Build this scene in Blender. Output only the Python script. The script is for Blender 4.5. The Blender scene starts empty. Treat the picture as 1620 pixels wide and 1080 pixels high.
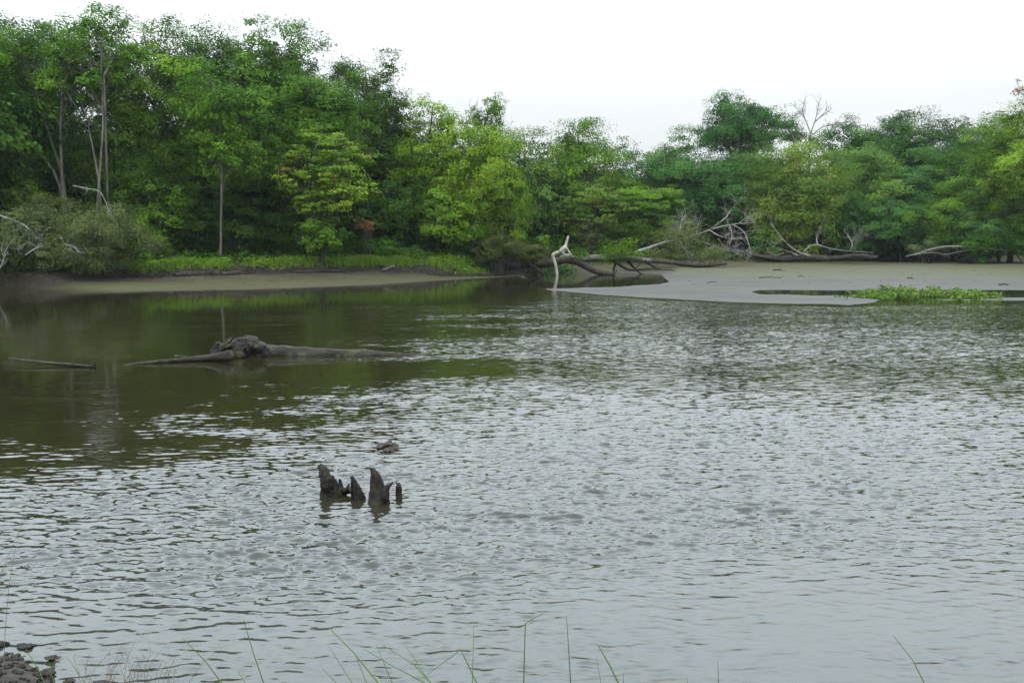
import bpy, math, random
import numpy as np
from mathutils import Vector

# ------------------------------------------------------------------ basics
S = bpy.context.scene
COL = S.collection
F, CX, CY, HZ, CAMZ = 1556.0, 810.0, 540.0, 385.0, 2.8
PITCH = math.atan((CY - HZ) / F)
CP, SP = math.cos(PITCH), math.sin(PITCH)
RNG = np.random.default_rng(11)


def ray(px, py):
    u, v = (px - CX) / F, (CY - py) / F
    return np.array([u, CP + v * SP, -SP + v * CP])


def P(px, py, d):
    """world point seen at a picture position, d metres out"""
    r = ray(px, py)
    return np.array([0, 0, CAMZ]) + r * (d / r[1])


def dist_at(py, z, px=810):
    r = ray(px, py)
    return (z - CAMZ) / r[2] * r[1]


def tag(o, label=None, cat=None, group=None, kind=None):
    if label: o['label'] = label
    if cat: o['category'] = cat
    if group: o['group'] = group
    if kind: o['kind'] = kind
    return o


def empty(name, loc):
    o = bpy.data.objects.new(name, None)
    COL.objects.link(o)
    o.location = Vector([float(v) for v in loc])
    o.empty_display_size = 0.3
    return o


class MB:
    """collects quads and triangles"""
    def __init__(self):
        self.v, self.q, self.t, self.qt, self.tt, self.n = [], [], [], [], [], 0

    def add(self, verts, quads=None, tris=None, qtint=None, ttint=None):
        verts = np.asarray(verts, dtype=np.float64).reshape(-1, 3)
        self.v.append(verts)
        if quads is not None and len(quads):
            q = np.asarray(quads, dtype=np.int64) + self.n
            self.q.append(q)
            self.qt.append(np.full(len(q), .5) if qtint is None else np.asarray(qtint))
        if tris is not None and len(tris):
            t = np.asarray(tris, dtype=np.int64) + self.n
            self.t.append(t)
            self.tt.append(np.full(len(t), .5) if ttint is None else np.asarray(ttint))
        self.n += len(verts)

    def build(self, name, mat, parent=None, origin=None, smooth=False):
        V = np.concatenate(self.v)
        if origin is not None:
            V = V - np.asarray(origin)
        q = np.concatenate(self.q) if self.q else np.zeros((0, 4), int)
        t = np.concatenate(self.t) if self.t else np.zeros((0, 3), int)
        tint = np.concatenate((self.qt if self.q else []) + (self.tt if self.t else []))
        me = bpy.data.meshes.new(name)
        me.vertices.add(len(V))
        me.vertices.foreach_set('co', V.astype(np.float32).ravel())
        loops = np.concatenate([q.ravel(), t.ravel()]).astype(np.int32)
        me.loops.add(len(loops))
        me.loops.foreach_set('vertex_index', loops)
        me.polygons.add(len(q) + len(t))
        st = np.concatenate([np.arange(len(q)) * 4, len(q) * 4 + np.arange(len(t)) * 3]).astype(np.int32)
        me.polygons.foreach_set('loop_start', st)
        me.update(calc_edges=True)
        a = me.attributes.new('tint', 'FLOAT', 'FACE')
        a.data.foreach_set('value', tint.astype(np.float32))
        if smooth:
            me.polygons.foreach_set('use_smooth', np.ones(len(q) + len(t), dtype=bool))
        me.materials.append(mat)
        o = bpy.data.objects.new(name, me)
        COL.objects.link(o)
        if parent is not None:
            o.parent = parent
        elif origin is not None:
            o.location = Vector([float(x) for x in origin])
        return o


def smooth_path(pts, n):
    """Catmull-Rom resample"""
    pts = np.asarray(pts, float)
    if len(pts) == 2:
        s = np.linspace(0, 1, n)[:, None]
        return pts[0] * (1 - s) + pts[1] * s
    ext = np.vstack([2 * pts[0] - pts[1], pts, 2 * pts[-1] - pts[-2]])
    seg = np.linspace(0, len(pts) - 1 - 1e-6, n)
    i = seg.astype(int)
    t = (seg - i)[:, None]
    p0, p1, p2, p3 = ext[i], ext[i + 1], ext[i + 2], ext[i + 3]
    return .5 * ((2 * p1) + (p2 - p0) * t + (2 * p0 - 5 * p1 + 4 * p2 - p3) * t ** 2 + (3 * p1 - p0 - 3 * p2 + p3) * t ** 3)


def tube(mb, pts, rad, seg=6, rough=0.0, rng=None, tint=.5, squash=1.0):
    pts = np.asarray(pts, float)
    n = len(pts)
    rad = np.interp(np.linspace(0, 1, n), np.linspace(0, 1, len(rad)), rad) if len(rad) != n else np.asarray(rad, float)
    T = np.gradient(pts, axis=0)
    T /= np.linalg.norm(T, axis=1)[:, None] + 1e-9
    ref = np.array([0, 0, 1.0]) if abs(T[:, 2].mean()) < .8 else np.array([0, 1.0, 0])
    A = np.cross(T, ref); A /= np.linalg.norm(A, axis=1)[:, None] + 1e-9
    B = np.cross(T, A)
    th = np.linspace(0, 2 * np.pi, seg, endpoint=False)
    r = rad[:, None] * np.ones(seg)
    if rough and rng is not None:
        ph = rng.uniform(0, 6.28, 6)
        k = np.arange(n)[:, None]
        r = r * (1 + rough * (.5 * np.sin(3 * th + ph[0] + k * .35) + .35 * np.sin(5 * th + ph[1] - k * .22) + .35 * np.sin(2 * th + ph[2] + k * .6)) + rough * .5 * rng.normal(0, 1, (n, seg)))
    V = pts[:, None, :] + r[..., None] * (np.cos(th)[None, :, None] * A[:, None, :] + squash * np.sin(th)[None, :, None] * B[:, None, :])
    idx = np.arange(n * seg).reshape(n, seg)
    a, b = idx[:-1], idx[1:]
    q = np.stack([a, np.roll(a, -1, 1), np.roll(b, -1, 1), b], -1).reshape(-1, 4)
    V = V.reshape(-1, 3)
    V = np.vstack([V, pts[0], pts[-1]])
    c0, c1 = n * seg, n * seg + 1
    j = np.arange(seg)
    t0 = np.stack([np.full(seg, c0), np.roll(idx[0], -1), idx[0]], -1)
    t1 = np.stack([np.full(seg, c1), idx[-1], np.roll(idx[-1], -1)], -1)
    mb.add(V, q, np.vstack([t0, t1]), qtint=np.full(len(q), tint), ttint=np.full(2 * seg, tint))


def unit(v):
    return v / (np.linalg.norm(v, axis=-1, keepdims=True) + 1e-9)


def leaves(mb, pos, nrm, length, width, tint, rng, axis=None, fold=.12):
    """kite-shaped leaves, one quad each, slightly cupped"""
    n = len(pos)
    nrm = unit(nrm)
    a = rng.normal(0, 1, (n, 3)) if axis is None else axis
    a = unit(a - (a * nrm).sum(1)[:, None] * nrm)
    b = np.cross(nrm, a)
    L = (length * rng.uniform(.65, 1.25, n))[:, None]
    W = (width * rng.uniform(.7, 1.2, n))[:, None]
    up = nrm * L * fold
    V = np.stack([pos - a * L * .5, pos + b * W * .5 + up - a * L * .05, pos + a * L * .5, pos - b * W * .5 + up - a * L * .05], 1)
    q = np.arange(n * 4).reshape(n, 4)
    mb.add(V.reshape(-1, 3), q, qtint=np.clip(tint, 0, 1))


# ------------------------------------------------------------------ materials
def newmat(name):
    m = bpy.data.materials.new(name)
    m.use_nodes = True
    m.node_tree.nodes.clear()
    return m, m.node_tree.nodes, m.node_tree.links


def N(nodes, kind, **kw):
    n = nodes.new(kind)
    for k, v in kw.items():
        if k.startswith('i_'):
            key = k[2:]
            n.inputs[int(key) if key.isdigit() else key.replace('_', ' ')].default_value = v
        else:
            setattr(n, k, v)
    return n


def math_n(nodes, links, op, a, b=None, c=None, clamp=False):
    n = nodes.new('ShaderNodeMath'); n.operation = op; n.use_clamp = clamp
    for i, x in enumerate((a, b, c)):
        if x is None: continue
        if isinstance(x, (int, float)): n.inputs[i].default_value = x
        else: links.new(x, n.inputs[i])
    return n.outputs[0]


def mix_c(nodes, links, fac, a, b, mode='MIX'):
    n = nodes.new('ShaderNodeMix'); n.data_type = 'RGBA'; n.blend_type = mode
    for sock, x in ((n.inputs[0], fac), (n.inputs[6], a), (n.inputs[7], b)):
        if isinstance(x, (int, float)): sock.default_value = x
        elif isinstance(x, tuple): sock.default_value = (x[0], x[1], x[2], 1)
        else: links.new(x, sock)
    return n.outputs[2]


def ramp(nodes, links, fac, lo, hi):
    n = nodes.new('ShaderNodeMapRange'); n.interpolation_type = 'SMOOTHSTEP'
    links.new(fac, n.inputs[0])
    n.inputs[1].default_value = lo; n.inputs[2].default_value = hi
    return n.outputs[0]


def foliage_mat(name, dark, light, trans=.22, hue=.018, val=.28, accent=None):
    m, nd, lk = newmat(name)
    at = N(nd, 'ShaderNodeAttribute', attribute_name='tint')
    col = mix_c(nd, lk, at.outputs['Fac'], dark, light)
    if accent:
        geo = N(nd, 'ShaderNodeNewGeometry')
        nz = N(nd, 'ShaderNodeTexNoise', i_Scale=.55, i_Detail=2.0)
        lk.new(geo.outputs['Position'], nz.inputs['Vector'])
        col = mix_c(nd, lk, ramp(nd, lk, nz.outputs[0], accent[1], accent[1] + .08), col, accent[0])
    oi = N(nd, 'ShaderNodeObjectInfo')
    hs = N(nd, 'ShaderNodeHueSaturation')
    h = math_n(nd, lk, 'MULTIPLY_ADD', oi.outputs['Random'], hue, .490 - hue / 2)
    v = math_n(nd, lk, 'MULTIPLY_ADD', oi.outputs['Random'], -val, 1 + val / 2)
    lk.new(h, hs.inputs['Hue']); lk.new(v, hs.inputs['Value']); lk.new(col, hs.inputs['Color'])
    b = N(nd, 'ShaderNodeBsdfPrincipled', i_Roughness=.55)
    b.inputs['Specular IOR Level'].default_value = .04
    lk.new(hs.outputs[0], b.inputs['Base Color'])
    tr = N(nd, 'ShaderNodeBsdfTranslucent')
    tc = mix_c(nd, lk, 1.0, hs.outputs[0], (1.25, 1.35, .7), 'MULTIPLY')
    lk.new(tc, tr.inputs['Color'])
    mx = N(nd, 'ShaderNodeMixShader', i_0=trans)
    lk.new(b.outputs[0], mx.inputs[1]); lk.new(tr.outputs[0], mx.inputs[2])
    out = N(nd, 'ShaderNodeOutputMaterial')
    lk.new(mx.outputs[0], out.inputs[0])
    return m


def bark_mat(name, c1, c2, scale=6.0, rough=.85, stretch=(1, 1, .25), moss=None):
    m, nd, lk = newmat(name)
    tc = N(nd, 'ShaderNodeNewGeometry')
    mp = N(nd, 'ShaderNodeMapping'); mp.inputs['Scale'].default_value = stretch
    lk.new(tc.outputs['Position'], mp.inputs['Vector'])
    nz = N(nd, 'ShaderNodeTexNoise', i_Scale=scale, i_Detail=6.0, i_Roughness=.7)
    lk.new(mp.outputs[0], nz.inputs['Vector'])
    col = mix_c(nd, lk, ramp(nd, lk, nz.outputs[0], .35, .65), c1, c2)
    if moss:
        n2 = N(nd, 'ShaderNodeTexNoise', i_Scale=scale * .35, i_Detail=3.0)
        lk.new(tc.outputs['Position'], n2.inputs['Vector'])
        col = mix_c(nd, lk, ramp(nd, lk, n2.outputs[0], .52, .66), col, moss)
    b = N(nd, 'ShaderNodeBsdfPrincipled', i_Roughness=rough)
    b.inputs['Specular IOR Level'].default_value = .2
    lk.new(col, b.inputs['Base Color'])
    bp = N(nd, 'ShaderNodeBump', i_Strength=1.0, i_Distance=.04)
    lk.new(nz.outputs[0], bp.inputs['Height']); lk.new(bp.outputs[0], b.inputs['Normal'])
    out = N(nd, 'ShaderNodeOutputMaterial'); lk.new(b.outputs[0], out.inputs[0])
    return m


FM = {
    'mid':    foliage_mat('foliage_mid', (.019, .058, .003), (.084, .178, .009)),
    'light':  foliage_mat('foliage_light', (.034, .094, .005), (.110, .215, .014)),
    'yellow': foliage_mat('foliage_yellow', (.050, .112, .005), (.132, .235, .013)),
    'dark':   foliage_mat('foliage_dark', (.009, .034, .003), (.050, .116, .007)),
    'teal':   foliage_mat('foliage_teal_haze', (.013, .048, .009), (.060, .150, .024)),  # far trees: blue veil of distance haze mixed into the leaf colour
    'tealight': foliage_mat('foliage_tealight', (.032, .082, .011), (.098, .185, .026)),
    'willow': foliage_mat('foliage_willow', (.040, .060, .018), (.105, .138, .048), trans=.3),
    'brush':  foliage_mat('foliage_brush', (.045, .062, .014), (.100, .118, .034), trans=.3),
    'maple':  foliage_mat('foliage_maple', (.034, .090, .005), (.135, .220, .014), accent=((.30, .12, .04), .66)),
    'gold':   foliage_mat('foliage_gold', (.040, .088, .008), (.118, .185, .020), accent=((.27, .21, .04), .64)),
    'orange': foliage_mat('foliage_orange', (.10, .065, .02), (.27, .125, .055)),
    'grass':  foliage_mat('foliage_grass', (0.0595, 0.1318, 0.0136), (0.1615, 0.2635, 0.0298), trans=.4),
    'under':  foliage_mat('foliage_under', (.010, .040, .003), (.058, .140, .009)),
    'lily':   foliage_mat('foliage_lily', (.024, .062, .010), (.100, .165, .030), trans=.35),
    'fallen': foliage_mat('foliage_fallen', (.060, .082, .024), (.140, .170, .062), trans=.3),
    'reed':   foliage_mat('foliage_reed', (0.051, 0.102, 0.0213), (0.102, 0.17, 0.0425), trans=.1),
    'straw':  foliage_mat('foliage_straw', (0.085, 0.068, 0.0425), (0.1785, 0.1445, 0.0935), trans=.1),
}
BARK = bark_mat('bark_dark', (0.0245, 0.0196, 0.014), (0.0735, 0.063, 0.049))
BARKP = bark_mat('bark_pale', (0.045, 0.03938, 0.03094), (0.1125, 0.1013, 0.08153), scale=4)
DEADP = bark_mat('wood_bleached', (0.0816, 0.07507, 0.06256), (0.2013, 0.1877, 0.1632), scale=8)
SNAGM = bark_mat('wood_white', (.16, .145, .115), (.35, .325, .27), scale=8)
DEADG = bark_mat('wood_grey', (0.049, 0.0434, 0.0364), (0.14, 0.126, 0.1085), scale=8)
DEADD = bark_mat('wood_dark', (0.0132, 0.0108, 0.0078), (0.045, 0.0372, 0.027), scale=7)
LOGM = bark_mat('wood_log', (0.00864, 0.0072, 0.00504), (0.0306, 0.02628, 0.0198), scale=12, stretch=(.16, 1, 1), moss=(.045, .047, .022))
WET = bark_mat('wood_wet', (0.0045, 0.0036, 0.0027), (0.018, 0.01395, 0.0099), scale=26, rough=.55, moss=(.026, .021, .010))
WETG = bark_mat('wood_wet_grey', (0.015, 0.013, 0.0095), (0.06, 0.052, 0.04), scale=22, rough=.5, moss=(.05, .047, .022))
STONE = bark_mat('stone_wet', (0.0066, 0.00495, 0.00385), (0.03025, 0.022, 0.0176), scale=30, rough=.6, stretch=(1, 1, 1))

# ------------------------------------------------------------------ terrain
# per picture column: (row, height) of five shore levels; rows turn into distances over the water plane
KN = [
    (-1200, [(467, 0), (462, .12), (456, .25), (450, .4), (445, .55)], .5),
    (-300, [(456, 0), (453, .12), (450, .25), (447, .4), (443, .55)], .5),
    (0,    [(456, 0), (453, .10), (451, .2), (448, .32), (445, .48)], .5),
    (110,  [(457, 0), (454, .10), (451, .2), (448, .33), (443, .5)], .5),
    (190,  [(461, 0), (457, .10), (452, .2), (446, .35), (439, .55)], .5),
    (300,  [(460, 0), (455, .08), (449, .17), (443, .32), (435, .6)], .5),
    (450,  [(456, 0), (451, .07), (446, .15), (440, .3), (432, .6)], .5),
    (600,  [(450, 0), (446, .06), (441, .14), (436, .3), (428, .65)], .5),
    (750,  [(441, 0), (438, .06), (435, .12), (432, .3), (427, .6)], .5),
    (822,  [(437, 0), (434, .06), (431, .12), (429, .28), (425, .6)], .5),
    (848,  [(459, -.06), (456, -.03), (447, -.4), (432, 0), (424, .6)], .45),
    (872,  [(460, .0), (457, .04), (447, -.4), (431, 0), (423, .6)], .4),
    (950,  [(466, 0), (458, .09), (446, -.3), (430, .0), (420, .6)], .3),
    (1045, [(473, 0), (458, .15), (444, -.08), (433, .0), (417, .7)], .2),
    (1075, [(474, 0), (460, .14), (448, .12), (436, .2), (416, .75)], .2),
    (1165, [(478, 0), (468, .07), (460, .045), (440, .2), (414, .8)], .2),
    (1205, [(479, 0), (472, .05), (462, -.035), (455, .06), (414, .8)], .2),
    (1350, [(483, 0), (474, .04), (463, -.07), (456, .06), (413, .8)], .2),
    (1410, [(479, -.03), (474, -.01), (464, -.09), (456, .06), (412, .8)], .25),
    (1600, [(477, -.01), (473, .02), (464, -.09), (455, .06), (411, .9)], .4),
    (2200, [(477, -.01), (473, .02), (464, -.09), (455, .06), (411, .9)], .4),
    (3200, [(490, -.01), (486, .02), (475, -.09), (462, .06), (420, .9)], .4),
]
UPX = np.arange(-1200, 2860, 12.0)
DS = np.concatenate([np.linspace(.25, 9, 60)[:-1], np.linspace(9, 40, 20)[:-1], np.linspace(40, 70, 130)[:-1],
                     np.linspace(70, 122, 130)[:-1], np.linspace(122, 285, 26)])


def column_knots():
    ks = []
    for px, lv, step in KN:
        near = 6.6 if px < 60 else (5.9 if px < 130 else 5.55)
        d = [.2, 2.6, near - 1.0, near, near + 3]
        z = [1.25, 1.05, .16, -.03, -.7]
        dd = [dist_at(y, zz) for y, zz in lv]
        d.append(dd[0] - 9); z.append(-.8)
        d += dd; z += [q[1] for q in lv]
        e, ez = dd[-1], lv[-1][1]
        d += [e + (.6 if step > .35 else 3.0), e + 9, e + 45, 290]
        z += [ez + step, ez + step + .35, ez + step + 1.2, ez + step + 4.5]
        ks.append((px, d, z))
    return ks


_k = column_knots()
_kpx = np.array([k[0] for k in _k], float)
_kd = np.array([k[1] for k in _k]); _kz = np.array([k[2] for k in _k])


def nsum(x, y):
    return (np.sin(x * .31 + y * .17 + 1) + np.sin(x * .53 - y * .41 + 2.3) + np.sin(x * 1.1 + y * .83 + .4) * .6
            + np.sin(-x * 1.9 + y * 1.3 + 4) * .4 + np.sin(x * 3.1 + y * 2.2) * .25) / 3.2


def build_height():
    Z = np.zeros((len(UPX), len(DS)))
    for i, px in enumerate(UPX):
        kd = np.array([np.interp(px, _kpx, _kd[:, j]) for j in range(_kd.shape[1])])
        kz = np.array([np.interp(px, _kpx, _kz[:, j]) for j in range(_kz.shape[1])])
        Z[i] = np.interp(DS, kd, kz)
    X = (UPX[:, None] - CX) / F * DS[None, :]
    Y = np.ones_like(X) * DS[None, :]
    amp = np.where(Z > .5, .10, np.where(Z > .0, .028, .02)) * (np.minimum(1, DS / 30)[None, :] * .8 + .2)
    amp = np.where(DS[None, :] < 8, .015, amp)
    # soften the amplitude change
    Z = Z + amp * nsum(X, Y)
    return X, Y, Z


TX, TY, TZ = build_height()


def ground_z(x, y):
    px = x / max(y, .3) * F + CX
    i = np.clip((px - UPX[0]) / 12.0, 0, len(UPX) - 1.001)
    i0 = int(i); f = i - i0
    j = np.clip(np.searchsorted(DS, y) - 1, 0, len(DS) - 2)
    g = np.clip((y - DS[j]) / (DS[j + 1] - DS[j]), 0, 1)
    a = TZ[i0, j] * (1 - g) + TZ[i0, j + 1] * g
    b = TZ[i0 + 1, j] * (1 - g) + TZ[i0 + 1, j + 1] * g
    return float(a * (1 - f) + b * f)


def edge_d(px):
    return float(np.interp(px, _kpx, _kd[:, 10]))


def ground_material():
    m, nd, lk = newmat('ground_mud_and_soil')
    geo = N(nd, 'ShaderNodeNewGeometry')
    sep = N(nd, 'ShaderNodeSeparateXYZ'); lk.new(geo.outputs['Position'], sep.inputs[0])
    Z = sep.outputs[2]

    def noise(scale, detail=5, stretch=None, rough=.6):
        n = N(nd, 'ShaderNodeTexNoise', i_Scale=scale, i_Detail=float(detail), i_Roughness=rough)
        if stretch:
            mp = N(nd, 'ShaderNodeMapping'); mp.inputs['Scale'].default_value = stretch
            lk.new(geo.outputs['Position'], mp.inputs[0]); lk.new(mp.outputs[0], n.inputs['Vector'])
        else:
            lk.new(geo.outputs['Position'], n.inputs['Vector'])
        return n.outputs[0]
    big = noise(.12, 4, (.5, 1, 1))
    med = noise(.9, 6, (.35, 1, 1))
    fine = noise(6, 6)
    side = N(nd, 'ShaderNodeAttribute', attribute_name='left_bank').outputs['Fac']
    land = N(nd, 'ShaderNodeAttribute', attribute_name='inland').outputs['Fac']
    mud = mix_c(nd, lk, ramp(nd, lk, med, .3, .7), (.036, .031, .023), (.064, .058, .046))
    mudl = mix_c(nd, lk, ramp(nd, lk, med, .3, .7), (.042, .030, .018), (.072, .054, .036))
    streak = noise(1.0, 6, (.06, .40, 1), .7)
    mud = mix_c(nd, lk, side, mud, mudl)
    mud = mix_c(nd, lk, math_n(nd, lk, 'MULTIPLY', ramp(nd, lk, streak, .40, .66), .80), mud, (.024, .022, .017))
    zn = math_n(nd, lk, 'MULTIPLY_ADD', big, .5, math_n(nd, lk, 'SUBTRACT', Z, .25))
    # algae: low wet band on the left beach, upper flat on the right
    al = math_n(nd, lk, 'MULTIPLY', ramp(nd, lk, math_n(nd, lk, 'MULTIPLY_ADD', med, -.14, Z), .40, .20), side)
    ar = math_n(nd, lk, 'MULTIPLY', ramp(nd, lk, zn, .14, .40), math_n(nd, lk, 'SUBTRACT', 1.0, side))
    alg = math_n(nd, lk, 'MULTIPLY', math_n(nd, lk, 'ADD', al, ar, clamp=True), math_n(nd, lk, 'MULTIPLY_ADD', fine, .6, .5), clamp=True)
    col = mix_c(nd, lk, alg, mud, (.046, .045, .014))
    wet = ramp(nd, lk, math_n(nd, lk, 'MULTIPLY_ADD', fine, .05, Z), .13, .025)
    col = mix_c(nd, lk, math_n(nd, lk, 'MULTIPLY', wet, .55), col, (.030, .027, .019))
    soil = mix_c(nd, lk, ramp(nd, lk, fine, .35, .65), (.010, .008, .005), (.038, .028, .018))
    col = mix_c(nd, lk, math_n(nd, lk, 'MULTIPLY_ADD', math_n(nd, lk, 'SUBTRACT', fine, .5), .4, land, clamp=True), col, soil)
    b = N(nd, 'ShaderNodeBsdfPrincipled')
    lk.new(col, b.inputs['Base Color'])
    ro = math_n(nd, lk, 'MULTIPLY_ADD', wet, -.10, math_n(nd, lk, 'MULTIPLY_ADD', med, .3, .58))
    lk.new(ro, b.inputs['Roughness'])
    b.inputs['Specular IOR Level'].default_value = .16
    bp = N(nd, 'ShaderNodeBump', i_Strength=.5, i_Distance=.06)
    lk.new(math_n(nd, lk, 'ADD', med, math_n(nd, lk, 'MULTIPLY', fine, .4)), bp.inputs['Height'])
    lk.new(bp.outputs[0], b.inputs['Normal'])
    out = N(nd, 'ShaderNodeOutputMaterial'); lk.new(b.outputs[0], out.inputs[0])
    return m


def build_ground():
    nu, nd_ = TX.shape
    V = np.stack([TX, TY, TZ], -1).reshape(-1, 3)
    idx = np.arange(nu * nd_).reshape(nu, nd_)
    q = np.stack([idx[:-1, :-1], idx[1:, :-1], idx[1:, 1:], idx[:-1, 1:]], -1).reshape(-1, 4)
    mb = MB(); mb.add(V, q)
    o = mb.build('ground', ground_material(), smooth=True)
    pxg = np.repeat(UPX[:, None], nd_, 1)
    left = np.clip((850 - pxg) / 60, 0, 1)
    e = np.array([edge_d(p) for p in UPX])[:, None]
    inl = np.clip((TY - e + .75) / .8, 0, 1)
    inl = np.where(pxg > 850, np.clip((TY - e - 1.5) / 5, 0, 1), inl)
    inl = np.where(TY < 12, 1.0, inl)
    for nm, arr in (('left_bank', left), ('inland', inl)):
        a = o.data.attributes.new(nm, 'FLOAT', 'POINT')
        a.data.foreach_set('value', arr.astype(np.float32).ravel())
    tag(o, 'grey mud flats, tan beach and dark wooded river banks', 'ground', kind='structure')


build_ground()


# ------------------------------------------------------------------ water
def vnoise(x, y, seed):
    """smooth value noise"""
    tab = np.random.default_rng(seed).uniform(0, 1, (64, 64))
    xi, yi = np.floor(x).astype(int), np.floor(y).astype(int)
    fx, fy = x - xi, y - yi
    fx = fx * fx * (3 - 2 * fx); fy = fy * fy * (3 - 2 * fy)
    g = lambda i, j: tab[i % 64, j % 64]
    return (g(xi, yi) * (1 - fx) + g(xi + 1, yi) * fx) * (1 - fy) + (g(xi, yi + 1) * (1 - fx) + g(xi + 1, yi + 1) * fx) * fy


def water_material():
    m, nd, lk = newmat('river_water')
    geo = N(nd, 'ShaderNodeNewGeometry')
    pos = geo.outputs['Position']
    sep = N(nd, 'ShaderNodeSeparateXYZ'); lk.new(pos, sep.inputs[0])
    Y = sep.outputs[1]
    amt = N(nd, 'ShaderNodeAttribute', attribute_name='wind').outputs['Fac']

    def noise(scale, stretch, detail=2, rough=.5, rot=0.0, dist=0.0):
        mp = N(nd, 'ShaderNodeMapping')
        mp.inputs['Scale'].default_value = stretch
        mp.inputs['Rotation'].default_value = (0, 0, rot)
        lk.new(pos, mp.inputs[0])
        n = N(nd, 'ShaderNodeTexNoise', i_Scale=scale, i_Detail=float(detail), i_Roughness=rough, i_Distortion=dist)
        lk.new(mp.outputs[0], n.inputs['Vector'])
        return n
    # capillary ripples too fine for the mesh, as a slope field laid over the wave normals
    layers = [(noise(13, (.33, 1, 1), 3, .6, -.16, .4), .42, .72), (noise(30, (.4, 1, 1), 2, .5, .2, .2), .24, .36)]
    sx = sy = None
    for n, ax, ay in layers:
        sc = N(nd, 'ShaderNodeSeparateColor'); lk.new(n.outputs['Color'], sc.inputs[0])
        a = math_n(nd, lk, 'MULTIPLY', math_n(nd, lk, 'SUBTRACT', sc.outputs[0], .5), ax)
        b = math_n(nd, lk, 'MULTIPLY', math_n(nd, lk, 'SUBTRACT', sc.outputs[1], .5), ay)
        sx = a if sx is None else math_n(nd, lk, 'ADD', sx, a)
        sy = b if sy is None else math_n(nd, lk, 'ADD', sy, b)
    comb = N(nd, 'ShaderNodeCombineXYZ')
    lk.new(math_n(nd, lk, 'MULTIPLY', sx, amt), comb.inputs[0])
    lk.new(math_n(nd, lk, 'MULTIPLY', sy, amt), comb.inputs[1])
    ad = N(nd, 'ShaderNodeVectorMath', operation='ADD'); lk.new(geo.outputs['Normal'], ad.inputs[0]); lk.new(comb.outputs[0], ad.inputs[1])
    nv = N(nd, 'ShaderNodeVectorMath', operation='NORMALIZE'); lk.new(ad.outputs[0], nv.inputs[0])
    silt = noise(.5, (.4, 1, 1), 3, .6).outputs[0]
    near = ramp(nd, lk, Y, 13.0, 5.0)
    col = mix_c(nd, lk, math_n(nd, lk, 'MULTIPLY', near, math_n(nd, lk, 'MULTIPLY_ADD', silt, .9, .2)), (.013, .011, .004), (.034, .037, .031))
    b = N(nd, 'ShaderNodeBsdfPrincipled', i_Roughness=.05, i_IOR=1.40)
    lk.new(col, b.inputs['Base Color'])
    lk.new(nv.outputs[0], b.inputs['Normal'])
    out = N(nd, 'ShaderNodeOutputMaterial'); lk.new(b.outputs[0], out.inputs[0])
    return m


def smoothstep(x, a, b):
    t = np.clip((x - a) / (b - a), 0, 1)
    return t * t * (3 - 2 * t)


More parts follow.
